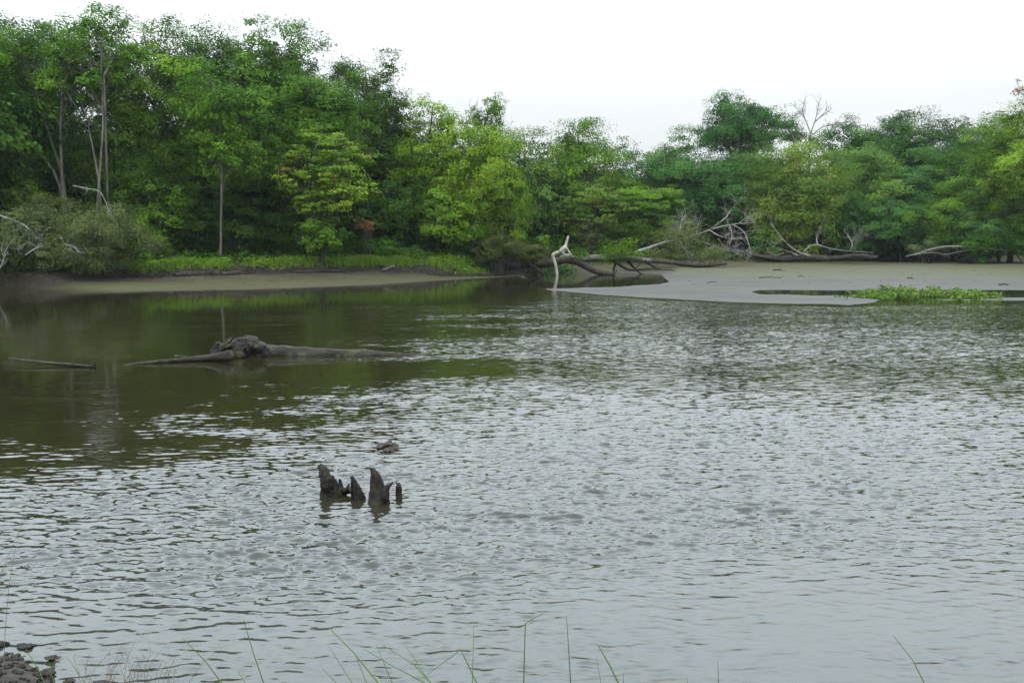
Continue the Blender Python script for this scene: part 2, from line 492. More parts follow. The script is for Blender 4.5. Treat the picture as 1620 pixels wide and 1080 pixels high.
def build_water():
    rng = np.random.default_rng(77)
    ds = [1.5]
    while ds[-1] < 140:
        d = ds[-1]
        ds.append(d + (.022 if 4.8 < d < 9 else (.3 if d <= 4.8 else (.022 + .0022 * (d - 9) if d < 64 else .9))))
    ds = np.array(ds)
    pxs = np.concatenate([np.arange(-900, -90, 30.0), np.arange(-90, 1711, 2.6), np.arange(1730, 2560, 30.0)])
    U, D = np.meshgrid((pxs - CX) / F, ds, indexing='ij')
    X, Y = U * D, D
    sp = np.maximum(np.gradient(ds)[None, :], np.gradient(pxs)[:, None] / F * D * .6)
    pxg = np.repeat(pxs[:, None], len(ds), 1)
    # wind: lanes, gusts, calm water under the left bank and behind the spit
    lane = .6 * vnoise(X * .05 + Y * .02, Y * .16 - X * .03, 3) + .4 * vnoise(X * .13 + 9, Y * .42 - X * .06, 4)
    gust = vnoise(X * .09 + 5, Y * .09, 5)
    c = Y - 1.02 * X - 1.3 * np.maximum(X, 0) - 48 + (lane - .5) * 13 + (vnoise(X * .4, Y * .9, 6) - .5) * 5
    calm = smoothstep(c, -4, 6)
    spit = np.interp(pxs, _kpx, _kd[:, 6])[:, None]
    lee = smoothstep(D - spit, -2.5, -.3) * smoothstep(pxg, 800, 860)
    calm = np.maximum(calm, lee)
    wind = (.30 + .75 * smoothstep(lane, .28, .66) + .35 * (gust - .5)) * (1 - .93 * calm)
    near_soft = 1 - .45 * smoothstep(pxg, 700, 1300) * smoothstep(Y, 14, 6)
    left = smoothstep(X + .10 * Y, 4, -6.5) * smoothstep(Y, 5.5, 14)
    paw = .55 * vnoise(X * .55 - Y * .12 + 3, Y * 1.5 + X * .16, 7) + .45 * vnoise(X * 1.5 + 7, Y * 3.4 - X * .35, 8)
    wind *= near_soft * (1 - .74 * left)
    wind *= 1 + (2.3 * smoothstep(paw, .25, .85) - 1.0) * (.25 + .60 * left)
    wind = np.maximum(wind, .78 * smoothstep(X, -3, 4) * smoothstep(Y, 16, 25) * (1 - calm) * (.8 + .4 * lane))
    # broken water round the drift log
    wind += .75 * np.exp(-((Y - 24.4 - .06 * X) / .55) ** 2) * smoothstep(X, -3.6, -2.2) * (1 - smoothstep(X, 0, 3))
    wind += .55 * np.exp(-((Y - 23.75 - .03 * X) / .38) ** 2) * smoothstep(X, -11.5, -9) * (1 - smoothstep(X, -3, -1))
    far = 1 - .58 * smoothstep(Y, 9, 24)
    Z = np.zeros_like(X)
    n = 64
    lam = np.geomspace(.052, .60, n)
    ang = rng.normal(0, .27, n) + np.pi / 2 + np.where(rng.uniform(0, 1, n) < .4, .30, -.12)
    slope = .036 * np.interp(np.log(lam), np.log([.055, .11, .22, .4, .75]), [1.1, 1.5, .85, .20, .10])
    for i in range(n):
        k = 2 * np.pi / lam[i]
        A = slope[i] / k * 1.414
        fade = smoothstep(lam[i] / sp, 2.2, 4.0)
        w = wind * far if lam[i] < .5 else wind * far * .7 + .03
        ph = k * (np.cos(ang[i]) * X + np.sin(ang[i]) * Y) + rng.uniform(0, 6.28) + 1.8 * vnoise(X * .10 / max(lam[i], .2), Y * .22 / max(lam[i], .2), 20 + i)
        cs = np.cos(ph)
        Z += A * fade * w * (cs + .25 * (cs * cs - .5))
    Z *= smoothstep(D, 4.5, 6)
    idx = np.arange(X.size).reshape(X.shape)
    q = np.stack([idx[:-1, :-1], idx[1:, :-1], idx[1:, 1:], idx[:-1, 1:]], -1).reshape(-1, 4)
    mb = MB(); mb.add(np.stack([X, Y, Z], -1).reshape(-1, 3), q)
    o = mb.build('water', water_material(), smooth=True)
    a = o.data.attributes.new('wind', 'FLOAT', 'POINT')
    a.data.foreach_set('value', wind.astype(np.float32).ravel())
    tag(o, 'rippled grey river water', 'river', kind='structure')
    print('water faces', len(q))


build_water()


# ------------------------------------------------------------------ trees
def lobe_centres(rng, c, R, n, low=-.75):
    k = np.arange(n) + .5
    z = .90 - (.90 - low) * k / n
    ph = k * 2.399963 + rng.uniform(0, 6.28)
    r = np.sqrt(np.maximum(0, 1 - z * z))
    D = np.stack([r * np.cos(ph), r * np.sin(ph), z], 1) + rng.normal(0, .18, (n, 3))
    f = np.where(z > .5, rng.uniform(.66, .80, n), rng.uniform(.50, .84, n))[:, None]
    L = c + D * f * R
    inner = c + rng.normal(0, .28, (max(2, n // 5), 3)) * R
    return np.vstack([L, inner])


def crown(mb, rng, c, R, nl, cover, leaf, flat=.45, lobe=.36, upw=.9, clumps=22, narrow=.62, droop=0.0, spread=.30, low=-.75):
    """leaf sprays gathered in lobes; returns lobe and spray centres for the limbs"""
    c, R = np.asarray(c), np.asarray(R)
    LC = lobe_centres(rng, c, R, nl, low)
    rm = (R[0] * R[1] * R[2]) ** (1 / 3)
    area = 4 * np.pi * rm ** 2
    total = int(area * cover / (leaf * leaf * narrow * .5))
    allc, lob = [], []
    for i, l in enumerate(LC):
        lr = rm * lobe * rng.uniform(.75, 1.25)
        d = unit(rng.normal(0, 1, (clumps, 3)) + [0, 0, .35])
        pts = l + d * lr / rm * (.55 * rm + .45 * R) * rng.uniform(.6, 1.15, (clumps, 1)) * np.array([1.15, 1.15, .85])
        allc.append(pts); lob.append(np.full(clumps, i))
    C = np.concatenate(allc); lob = np.concatenate(lob)
    n = len(C)
    w = rng.uniform(.3, 1.7, n); cnt = np.maximum(3, (w / w.sum() * total).astype(int))
    ci = np.repeat(np.arange(n), cnt)
    cr = (rm * lobe * spread * rng.uniform(.6, 1.4, n))[ci][:, None]
    off = np.clip(rng.normal(0, 1, (len(ci), 3)), -1.35, 1.35) * cr * np.array([1, 1, flat])
    out = unit(C - c)
    off[:, 2] -= droop * (off[:, 0] ** 2 + off[:, 1] ** 2) / (cr[:, 0] + .01)
    pos = C[ci] + off
    lo = unit(C - LC[lob])
    nrm = np.array([0, 0, upw * .62]) + out[ci] * .4 + lo[ci] * .75 + rng.normal(0, .33, (len(ci), 3))
    ltint = rng.normal(0, .18, len(LC))
    ctint = (rng.normal(.47, .20, n) + ltint[lob])[ci]
    tint = ctint + rng.normal(0, .11, len(ci))
    leaves(mb, pos, nrm, leaf, leaf * narrow, tint, rng)
    return LC, C, lob


def limb(mb, rng, a, b, r0, r1, seg=5, n=7, sag=.12):
    a, b = np.asarray(a), np.asarray(b)
    L = np.linalg.norm(b - a)
    mid = a * .5 + b * .5 + np.array([rng.normal(0, .07), rng.normal(0, .07), sag]) * L
    q1 = a * .75 + mid * .25 + rng.normal(0, .03, 3) * L
    pts = smooth_path([a, q1, mid, b], n)
    tube(mb, pts, np.linspace(r0, r1, n), seg)
    return pts


def tree(name, label, px, d, ytop, ybot, wpx, fol='mid', leaf=.22, cover=2.3, nl=20, bark=BARK, stems=None, trunk_r=None, cat='tree',
         cx=None, flat=.55, lobe=.40, clumps=22, group=None, twigs=5, low=-.92, upw=.7, depth=1.0, seed=None, narrow=.62, bare=0, droop=0.0, spread=.29, back=0.0):
    rng = np.random.default_rng(seed if seed is not None else int(px * 7 + d * 13 + ytop))
    base = P(px, 400, d); base[2] = ground_z(base[0], base[1]) - .05
    cxp = px if cx is None else cx
    top = P(cxp, ytop, d)[2]; bot = max(P(cxp, ybot, d)[2], base[2] + .3)
    R = np.array([wpx / F * d / 2, wpx / F * d / 2 * depth, (top - bot) / 2 * .95])
    c = P(cxp, 400, d + back); c[2] = (top + bot) / 2
    root = empty(name, base)
    tag(root, label, cat, group)
    H = top - base[2]
    r0 = trunk_r or (.05 + H * .0135)
    mt = MB(); mc = MB()
    LC, C, lob = crown(mc, rng, c, R, nl + 4, cover * 1.4, leaf, flat, lobe, upw, clumps, narrow=narrow, low=low, droop=droop, spread=spread)
    sp = []
    if stems:
        for st in stems:
            pts = smooth_path([P(a, b, d + (rng.normal(0, .35) if k else 0)) for k, (a, b) in enumerate(st)], 16)
            pts[0][2] = min(pts[0][2], base[2])
            tube(mt, pts, np.linspace(r0, r0 * .22, 16), 8, .10, rng)
            sp.append(pts)
    else:
        t = c + np.array([rng.normal(0, .06), rng.normal(0, .06), .72]) * R
        pts = smooth_path([base, base * .6 + t * .4 + rng.normal(0, .03, 3) * [H, H, 0], base * .25 + t * .75 + rng.normal(0, .03, 3) * [H, H, 0], t], 18)
        rr = np.linspace(1, .12, 18) * r0; rr[0] *= 1.35
        tube(mt, pts, rr, 8, .10, rng)
        sp.append(pts)
    for i, l in enumerate(LC):
        best = None
        for pts in sp:
            target = l - np.array([0, 0, .42]) * np.linalg.norm((l - pts[len(pts) // 2])[:2]) - [0, 0, .06 * H]
            dd = np.linalg.norm(pts - target, axis=1)
            dd[:3] += 99
            k = int(np.argmin(dd))
            if best is None or dd[k] < best[0]:
                best = (dd[k], pts, k)
        _, pts, k = best
        f = k / (len(pts) - 1)
        rl = r0 * (1 - .85 * f) * .42 + .012
        lp = limb(mt, rng, pts[k], l, rl, .025, 5, 7)
        for cc in rng.permutation(C[lob == i])[:twigs]:
            limb(mt, rng, lp[rng.integers(3, 7)], cc, .028, .010, 3, 4, .05)
    for _ in range(bare):   # leafless twigs sticking out of the crown
        l = LC[rng.integers(0, len(LC))]
        e = l + unit(l - c) * R.mean() * rng.uniform(.25, .5) + [0, 0, R[2] * .22]
        lp = limb(mt, rng, l, e, .035, .012, 4, 6, .03)
        for _ in range(4):
            s = lp[rng.integers(2, 6)]
            limb(mt, rng, s, s + rng.normal(0, .4, 3) + [0, 0, .55], .016, .007, 3, 4, 0)
    mt.build('trunk', bark, root, origin=base, smooth=True)
    mc.build('crown', FM[fol], root, origin=base)
    return root


def T(label, *a, **k):
    return tree(k.pop('name', 'broadleaf_tree'), label, *a, **k)


GL = 'trees on the left bank'
GR = 'trees behind the mud flat'
# ---- left bank, back row
T('dark tree filling the far left edge behind the leaning grey stems', 12, 80, 22, 330, 220, 'dark', group=GL, nl=18)
T('tall mid green tree rising just right of the pale straight stem', 238, 80, 4, 300, 160, 'mid', group=GL, nl=20, cover=1.3, lobe=.34)
T('dark tree whose crown tops the gap left of the pale maple', 322, 84, 16, 300, 120, 'dark', group=GL, nl=16, cover=1.4)
T('dark round topped tree directly behind the pale maple', 400, 88, 26, 330, 130, 'dark', group=GL, nl=18)
T('dense dark tree with domed top between the pale maple and the feathery tree', 468, 86, 36, 330, 120, 'dark', group=GL, nl=18)
T('tall dark feathery tree with sky showing through its loose top', 580, 90, 60, 340, 150, 'dark', group=GL, nl=36, cover=1.2, lobe=.25, bare=6)
T('mid green rounded tree in front of the dense dark domed tree', 508, 81, 100, 310, 130, 'mid', group=GL, nl=16)
T('dark tree in the shaded hollow left of the tall yellow green tree', 632, 92, 170, 400, 110, 'dark', group=GL, nl=14)
T('slim yellow green tree with pointed top, tallest of the pale trees', 682, 88, 126, 395, 110, 'yellow', group=GL, nl=20, cover=1.3, lobe=.33)
T('bright yellow green tree with full rounded crown above the grey green brush', 757, 87, 188, 398, 150, 'yellow', group=GL, nl=20, cover=1.5)
T('thin greyish tree with bare twigs above the bright rounded tree', 772, 98, 146, 300, 90, 'tealight', group=GL, nl=26, cover=.8, lobe=.24, bare=10, twigs=8)
# ---- left bank, front row
T('airy tree with bare grey leaning twin stems at the left edge', 100, 70, 8, 215, 240, 'mid', cx=66, group=GL, bark=BARKP, nl=28, cover=.9, lobe=.28, trunk_r=.13, back=2.5,
  stems=[[(106, 432), (102, 300), (78, 215), (58, 150), (38, 95)], [(106, 432), (98, 280), (96, 190), (104, 120), (118, 50)], [(104, 430), (96, 300), (55, 235), (5, 205), (-30, 190)]])
T('thin tree with one straight pale stem and sparse high crown', 150, 69, -6, 170, 150, 'mid', cx=165, group=GL, bark=BARKP, nl=18, cover=.75, lobe=.26, trunk_r=.10, back=2.0,
  stems=[[(146, 432), (156, 300), (163, 190), (160, 100), (166, 30)], [(158, 290), (148, 240), (140, 200)], [(162, 125), (178, 95), (190, 75)]])
T('pale green maple on a bare slender pale trunk above the beach', 350, 73, 74, 300, 146, 'light', cx=365, name='maple_tree', group=GL, bark=BARKP, nl=20, cover=1.2, lobe=.34, trunk_r=.10, back=1.0,
  stems=[[(349, 420), (350, 330), (352, 250), (360, 170), (368, 100)]])
T('maple with layered yellow green sprays and a few orange leaves', 507, 76, 190, 375, 175, 'maple', cx=512, name='maple_tree', group=GL, nl=20, cover=.72, lobe=.30, flat=.22, trunk_r=.2,
  stems=[[(510, 418), (504, 370), (488, 320), (492, 260), (505, 215)], [(506, 418), (512, 350), (530, 290), (545, 235)]], upw=1.4)
T('leafy sapling climbing the foot of the layered maple', 508, 75.2, 335, 415, 62, 'light', group=GL, nl=9, cover=1.0, trunk_r=.05, leaf=.22)
# ---- left bank, understorey
T('small dark tree in the shade right of the large grey green willow', 258, 76, 262, 425, 120, 'mid', group=GL, nl=14, cover=1.2)
T('shaded small tree beside the lower trunk of the pale maple', 310, 79, 300, 425, 110, 'dark', group=GL, nl=12)
T('shaded dark tree filling the space between the two maples', 425, 80, 250, 422, 120, 'dark', group=GL, nl=14)
T('dark understorey tree right of the layered maple', 605, 84, 265, 412, 120, 'dark', group=GL, nl=14)
T('mid green tree behind the pale straight stem and above the willow', 190, 77, 170, 400, 140, 'mid', group=GL, nl=16, cover=1.1)
T('dark shaded tree behind the leaning stems and the yellow green bush', 70, 78, 190, 420, 150, 'dark', group=GL, nl=16)
T('low green tree with drooping boughs in front of the tall yellow green tree', 715, 85, 290, 405, 110, 'light', group=GL, nl=14)
T('light green tree at the water end of the left bank trees', 806, 90, 265, 402, 66, 'light', group=GL, nl=14)
# ---- middle distance
T('loose green tree with sky gaps just right of the bright rounded tree', 832, 104, 192, 395, 84, 'tealight', group=GR, nl=24, cover=1.2, lobe=.33, leaf=.25)
T('broad green tree with pale bare limbs at the centre of the view', 912, 110, 186, 395, 146, 'mid', group=GR, nl=34, cover=1.7, lobe=.34, seed=5, leaf=.25, bark=BARKP)
T('small yellowish tree with layered boughs above the white snag', 935, 103, 278, 404, 110, 'gold', group=GR, nl=16, cover=1.0, flat=.25, leaf=.24)
T('dark loose tree in the notch of the treeline right of centre', 1003, 116, 222, 395, 96, 'teal', group=GR, nl=24, cover=1.3, lobe=.34, leaf=.25)
T('dark green tree with flat top left of the tallest spreading tree', 1062, 120, 198, 395, 120, 'teal', group=GR, nl=18, cover=1.1, lobe=.3, leaf=.25)
T('low bright green tree hanging over the fallen trunks', 1020, 107, 288, 405, 120, 'mid', group=GR, nl=16, flat=.25, leaf=.24)
T('hazy green tree behind the fallen pale trunk', 1108, 115, 245, 402, 130, 'teal', group=GR, nl=18, leaf=.25)
T('tallest spreading tree with open branches above the far treeline', 1170, 124, 144, 285, 176, 'teal', group=GR, nl=34, cover=.8, lobe=.23, leaf=.24, twigs=6, low=-.5, trunk_r=.17,
  stems=[[(1178, 405), (1176, 300), (1172, 240), (1180, 180)], [(1176, 290), (1150, 225), (1125, 195)], [(1176, 280), (1205, 220), (1228, 190)]])
T('dark tree standing under the tallest spreading tree', 1180, 120, 215, 402, 150, 'teal', group=GR, nl=16, leaf=.25)
T('rounded yellow tinged tree right of the fallen pale trunk', 1262, 110, 218, 410, 142, 'gold', group=GR, nl=24, cover=1.6, leaf=.24)
T('bluish green tree beside the bare dead tree', 1345, 126, 186, 390, 110, 'teal', group=GR, nl=18, leaf=.26)
T('bluish green tree with the highest dome on the right treeline', 1398, 130, 168, 390, 120, 'teal', group=GR, nl=18, leaf=.26)
T('bluish green tree left of the narrow spiky tree', 1455, 128, 182, 390, 110, 'teal', group=GR, nl=18, leaf=.26)
T('narrow spiky tree poking above the right treeline', 1502, 126, 162, 330, 48, 'teal', group=GR, nl=20, cover=.8, lobe=.33, leaf=.25)
T('green tree right of the narrow spiky tree', 1552, 122, 174, 390, 110, 'teal', group=GR, nl=18, leaf=.26)
T('bright green tree close to the right edge', 1598, 106, 160, 380, 120, 'mid', group=GR, nl=20, leaf=.24)
EDGE = T('tree with a reddish topmost spray cut by the right edge', 1662, 100, 122, 390, 130, 'light', group=GR, nl=20, leaf=.24)
T('light green tree in the middle tier right of the rounded yellow tinged tree', 1368, 117, 238, 400, 115, 'tealight', group=GR, nl=16, leaf=.25)
T('mid green tree in the middle tier above the grey log twigs', 1440, 116, 255, 400, 125, 'teal', group=GR, nl=16, leaf=.25)
T('green tree in the middle tier below the narrow spiky tree', 1510, 114, 245, 400, 125, 'mid', group=GR, nl=16, leaf=.25)
T('green tree in the middle tier near the right edge', 1580, 109, 255, 402, 115, 'teal', group=GR, nl=16, leaf=.25)
T('low dark tree behind the dead log with upright branches', 1345, 112, 312, 410, 110, 'teal', group=GR, nl=14, leaf=.24)
T('low rounded tree between the two grey logs on the mud', 1425, 111, 308, 410, 110, 'teal', group=GR, nl=14, leaf=.24)
T('low bushy tree with paler leaves above the right hand log', 1492, 109, 318, 408, 110, 'mid', group=GR, nl=14, leaf=.24)
T('low dark bushy tree near the right edge of the mud', 1565, 106, 325, 408, 110, 'teal', group=GR, nl=14, leaf=.24)
T('low bushy tree cut by the right edge behind the mud', 1632, 104, 300, 408, 100, 'mid', group=GR, nl=14, leaf=.24)
T('small dark tree in the shade behind the white snag', 875, 106, 290, 402, 80, 'dark', group=GR, nl=12, leaf=.24)


# ---- bushes
def bush(name, label, px, d, ytop, ybot, wpx, fol, leaf=.14, cover=1.6, nl=14, narrow=.35, depth=.9, upw=.4, flat=.6, stems=9, group=None, rng=None, cat='bush', bark=BARK, lobe=.36, clumps=26):
    rng = np.random.default_rng(int(px * 3 + d * 5 + ytop))
    base = P(px, 400, d); base[2] = ground_z(base[0], base[1]) - .05
    top, bot = P(px, ytop, d)[2], P(px, ybot, d)[2]
    R = np.array([wpx / F * d / 2 * .9, wpx / F * d / 2 * .9 * depth, (top - bot) / 2 * .9])
    c = P(px, 400, d); c[2] = (top + bot) / 2
    root = empty(name, base); tag(root, label, cat, group)
    mc, mt = MB(), MB()
    LC, C, lob = crown(mc, rng, c, R, nl, cover, leaf, flat, lobe, upw, clumps, narrow=narrow)
    for i, l in enumerate(LC):
        a = base + np.array([rng.normal(0, .15) * R[0], rng.normal(0, .15) * R[1], 0])
        lp = limb(mt, rng, a, l, .05, .018, 5, 7, .1)
        for cc in rng.permutation(C[lob == i])[:4]:
            limb(mt, rng, lp[rng.integers(3, 7)], cc, .018, .007, 3, 4, .03)
    mt.build('stems', bark, root, origin=base, smooth=True)
    mc.build('leaves', FM[fol], root, origin=base)
    return root


GB = 'bushes on the banks'
bush('willow_bush', 'large grey green willow bush overhanging the left waterline', 138, 64.0, 306, 460, 195, 'willow', .19, 1.7, 20, group=GB)
bush('willow_bush', 'grey green willow bush with dead white boughs cut by the left edge', 22, 62.8, 318, 460, 160, 'willow', .19, 1.7, 18, group=GB)
bush('leafy_bush', 'bright yellow green bush above the willow at the left edge', 42, 70, 272, 350, 90, 'yellow', .22, 1.1, 10, narrow=.6, flat=.35, group=GB)
bush('leafy_bush', 'mid green bush at the right foot of the large willow', 235, 70, 352, 436, 80, 'mid', .2, 1.3, 10, narrow=.6, group=GB)
bush('brush_bush', 'wide grey green brush at the end of the left bank', 788, 84.5, 370, 424, 92, 'brush', .16, 1.8, 16, group=GB)
bush('brush_bush', 'smaller grey green brush beside the dark fallen trunk', 842, 88, 381, 424, 66, 'brush', .16, 1.8, 12, group=GB)
bush('leafy_bush', 'little bright yellow bush peeping over the grey green brush', 857, 92, 368, 396, 28, 'yellow', .2, 1.3, 6, narrow=.6, group=GB)
bush('leafy_bush', 'small rust orange bush in the shade behind the layered maple', 578, 79, 343, 372, 40, 'orange', .2, .22, 5, narrow=.6, flat=.35, group=GB)
bush('leafy_bush', 'dark bramble mound on the left bank under the rust orange bush', 585, 81, 374, 416, 100, 'under', .2, 1.6, 14, narrow=.6, group=GB)
bush('leafy_bush', 'dark bramble mound on the left bank below the tall yellow green tree', 650, 83, 388, 420, 80, 'under', .2, 1.5, 12, narrow=.6, group=GB)
bush('brush_bush', 'brownish twiggy bush behind the white snag', 936, 101, 346, 402, 62, 'brush', .18, 1.4, 12, group=GB)
bush('brush_bush', 'pale grey green bush growing over the left end of the right hand log', 1466, 105, 382, 406, 66, 'willow', .2, 1.4, 10, group=GB)
bush('leafy_bush', 'dark green bush growing over the right end of the right hand log', 1550, 104, 366, 406, 110, 'under', .22, 1.5, 14, narrow=.6, group=GB)
bush('leafy_bush', 'mid green bush on the mud edge cut by the right border', 1625, 102, 372, 408, 70, 'under', .22, 1.5, 12, narrow=.6, group=GB)
bush('leafy_bush', 'low dark bush in the shade under the rounded yellow tinged tree', 1215, 108, 360, 412, 70, 'under', .22, 1.4, 12, narrow=.6, group=GB)


# ---- woods behind (one mass)
def woods(name, label, spots, fol):
    rng = np.random.default_rng(len(spots) * 17)
    mb = MB(); mt = MB()
    for px, d, h, w in spots:
        b = P(px, 400, d); b[2] = ground_z(b[0], b[1])
        c = b + [0, 0, h * .54]
        R = np.array([w / 2, w / 2, h * .44])
        LC, C, lob = crown(mb, rng, c, R, 14, 1.1, .42, .5, .42, .9, 16, low=-1)
        for _ in range(3):
            b2 = b + [rng.uniform(-5, 5), rng.uniform(-4, 4), 0]; hh = rng.uniform(3, 5)
            crown(mb, rng, b2 + [0, 0, hh * .45], [hh * .6, hh * .6, hh * .5], 8, 1.0, .42, .5, .42, .9, 12, low=-1)
        tube(mt, smooth_path([b, b * .5 + c * .5 + rng.normal(0, .3, 3), c + [0, 0, h * .3]], 8), [.05 + h * .014, .06], 6)
        for l in LC:
            limb(mt, rng, b + (c - b) * rng.uniform(.5, 1), l, .08, .02, 4, 5)
    base = np.concatenate(mt.v).mean(0)
    root = mb.build(name, FM[fol], origin=(base[0], base[1], 0))
    tag(root, label, 'wood', kind='stuff')
    o = mt.build('trunks', BARK, root, origin=(base[0], base[1], 0), smooth=True)
    o['kind'] = 'stuff'


r_ = np.random.default_rng(5)
wl = []
for px in np.arange(-420, 760, 55):
    for k in range(2):
        wl.append((px + r_.uniform(-20, 20), edge_d(px) + 20 + 11 * k + r_.uniform(-2, 2), r_.uniform(11, 14.5) - 3.5 * max(0, (px - 560) / 200), r_.uniform(7, 9)))
for px in (-60, -130, -210, -290):
    wl.append((px, edge_d(px) + 6, r_.uniform(15, 18), 9))
wr = []
for px in np.arange(800, 2050, 52):
    for k in range(2):
        wr.append((px + r_.uniform(-20, 20), edge_d(px) + 19 + 13 * k + r_.uniform(-2, 2), r_.uniform(8.5, 11), r_.uniform(8, 10)))
for px in (1720, 1790, 1870):
    wr.append((px, edge_d(px) + 4, r_.uniform(14, 17), 9))
woods('woods', 'dark wood standing deep behind the left bank trees', wl, 'dark')
woods('woods', 'bluish green wood standing deep behind the far trees', wr, 'teal')


# ---- undergrowth and grass
def undergrowth():
    rng = np.random.default_rng(8)
    mb = MB()
    n = 2600
    px = rng.uniform(-150, 1750, n)
    off = rng.uniform(1.2, 18, n)
    for i in range(n):
        p, e = px[i], edge_d(px[i])
        x = (p - CX) / F * (e + off[i]); y = e + off[i]
        z = ground_z(x, y)
        h = rng.uniform(.3, 1.0) * (2.6 if off[i] > 6 else 1.1)
        k = rng.integers(22, 40)
        pos = np.array([x, y, z + h * .5]) + rng.normal(0, 1, (k, 3)) * [.5, .5, h * .3]
        leaves(mb, pos, rng.normal(0, .5, (k, 3)) + [0, 0, .8], .26, .17, rng.normal(.4, .15) + rng.normal(0, .2, k), rng)
    o = mb.build('undergrowth', FM['under'])
    tag(o, 'low leafy undergrowth covering the shaded wood floor', 'undergrowth', kind='stuff')


undergrowth()


def bank_grass():
    rng = np.random.default_rng(9)
    mb = MB()
    n = 30000
    px = rng.uniform(205, 790, n)
    e = np.interp(px, _kpx, _kd[:, 10])
    off = np.abs(rng.normal(0, 1.5, n)) + .35 * rng.uniform(0, 1, n) + .25
    patch = np.sin(px * .045) + np.sin(px * .11 + 1) * .6 + np.sin(px * .021 + 2)
    keep = patch + rng.normal(0, .8, n) > -1.0
    keep &= ~((px > 285) & (px < 345) & (rng.uniform(0, 1, n) < .7))
    px, off, e, patch = px[keep], off[keep], e[keep], patch[keep]
    y = e + off; x = (px - CX) / F * y
    z = np.array([ground_z(a, b) for a, b in zip(x, y)])
    n = len(x)
    h = rng.uniform(.22, .62, n) * (1 + .2 * patch)
    lean = rng.normal(0, .28, (n, 2))
    w = rng.uniform(.03, .07, n)
    a = rng.uniform(0, np.pi, n)
    base = np.stack([x, y, z - .03], 1)
    s = np.stack([np.cos(a) * w, np.sin(a) * w, 0 * w], 1)
    mid = base + np.stack([lean[:, 0] * h * .35, lean[:, 1] * h * .35, h * .6], 1)
    tip = base + np.stack([lean[:, 0] * h, lean[:, 1] * h, h * .98], 1)
    V = np.stack([base - s, base + s, mid + s * .8, mid - s * .8, tip], 1).reshape(-1, 3)
    i = np.arange(n) * 5
    q = np.stack([i, i + 1, i + 2, i + 3], 1); t = np.stack([i + 3, i + 2, i + 4], 1)
    tn = np.clip(rng.normal(.55, .25, n), 0, 1)
    mb.add(V, q, t, qtint=tn, ttint=tn)
    # broad leaved herbs among the grass
    k = rng.integers(0, n, 7000)
    pos = base[k] + rng.normal(0, .1, (7000, 3)) + np.stack([0 * k, 0 * k, rng.uniform(.15, .6, 7000)], 1)
    leaves(mb, pos, rng.normal(0, .45, (7000, 3)) + [0, -.2, .8], .2, .11, rng.normal(.6, .2, 7000), rng)
    o = mb.build('grass', FM['grass'])
    tag(o, 'bright green grass and herbs along the top of the left beach', 'grass', kind='stuff')


bank_grass()


# ------------------------------------------------------------------ dead wood
def branchlets(mb, rng, path, n, length, r, up=.3, depth=2, jit=.5):
    for _ in range(n):
        k = rng.integers(len(path) // 3, len(path))
        a = path[k]
        t = unit(path[min(k + 1, len(path) - 1)] - path[k - 1])
        L = length * rng.uniform(.4, 1.2)
        dr = unit(t * .6 + rng.normal(0, jit, 3) + [0, 0, up])
        mid = a + dr * L * .5 + rng.normal(0, .1, 3) * L
        e = a + dr * L + rng.normal(0, .18, 3) * L + [0, 0, .1 * L]
        pts = smooth_path([a, mid, e], 7)
        tube(mb, pts, np.linspace(r, r * .35, 7), 4)
        if depth > 1:
            branchlets(mb, rng, pts, 3, length * .5, r * .5, up, depth - 1, jit)


def drawn(mb, pix, d, r, seg=8, n=16, rough=.12, rng=None, dj=.0):
    """a branch along picture positions at its own distance; (px, py) or (px, py, extra metres)"""
    rng = rng or RNG
    pts = [P(q[0], q[1], d + (q[2] if len(q) > 2 else rng.normal(0, dj))) for q in pix]
    pts = smooth_path(pts, n)
    tube(mb, pts, r, seg, rough, rng)
    return pts


def leafy(mb, rng, px, py, d, wx, hy, n, leaf=.2, narrow=.5, clump=18):
    c = P(px, py, d)
    R = np.array([wx / F * d / 2, wx / F * d / 2 * .7, hy / F * d / 2])
    C = c + rng.normal(0, .5, (clump, 3)) * R
    ci = rng.integers(0, clump, n)
    pos = C[ci] + rng.normal(0, .22, (n, 3)) * R
    leaves(mb, pos, rng.normal(0, .6, (n, 3)) + [0, 0, .7], leaf, leaf * narrow, rng.normal(.5, .25, n), rng)


ml = MB()
leafy(ml, np.random.default_rng(3), 1612, 141, 99.5, 16, 26, 170, .22, .6, 9)
ml.build('reddish_leaves', FM['orange'], EDGE, origin=np.array(EDGE.location))

# bare dead tree on the skyline
rng = np.random.default_rng(21)
b = P(1282, 400, 122); b[2] = ground_z(b[0], b[1])
root = empty('dead_tree', b); tag(root, 'bare dead grey tree forking against the sky', 'tree')
m1, m2 = MB(), MB()
drawn(m1, [(1283, 408), (1281, 330), (1280, 260), (1282, 208)], 122, [.2, .16, .09], rng=rng)
for pix in ([(1282, 210), (1274, 190), (1266, 178), (1257, 168)], [(1282, 212), (1290, 190), (1293, 175), (1296, 160)], [(1282, 216), (1300, 202), (1312, 199), (1323, 197)],
            [(1280, 232), (1270, 214), (1258, 205), (1252, 190)], [(1287, 196), (1300, 183), (1312, 175)], [(1274, 191), (1270, 175), (1272, 164)]):
    m2 = MB(); pts = drawn(m2, pix, 122, [.065, .025], 6, 10, .1, rng, .15)
    branchlets(m2, rng, pts, 9, 1.0, .026, .35, 2, .6); m2.build('branch', DEADG, root, origin=b, smooth=True)
m1.build('trunk', DEADG, root, origin=b, smooth=True)

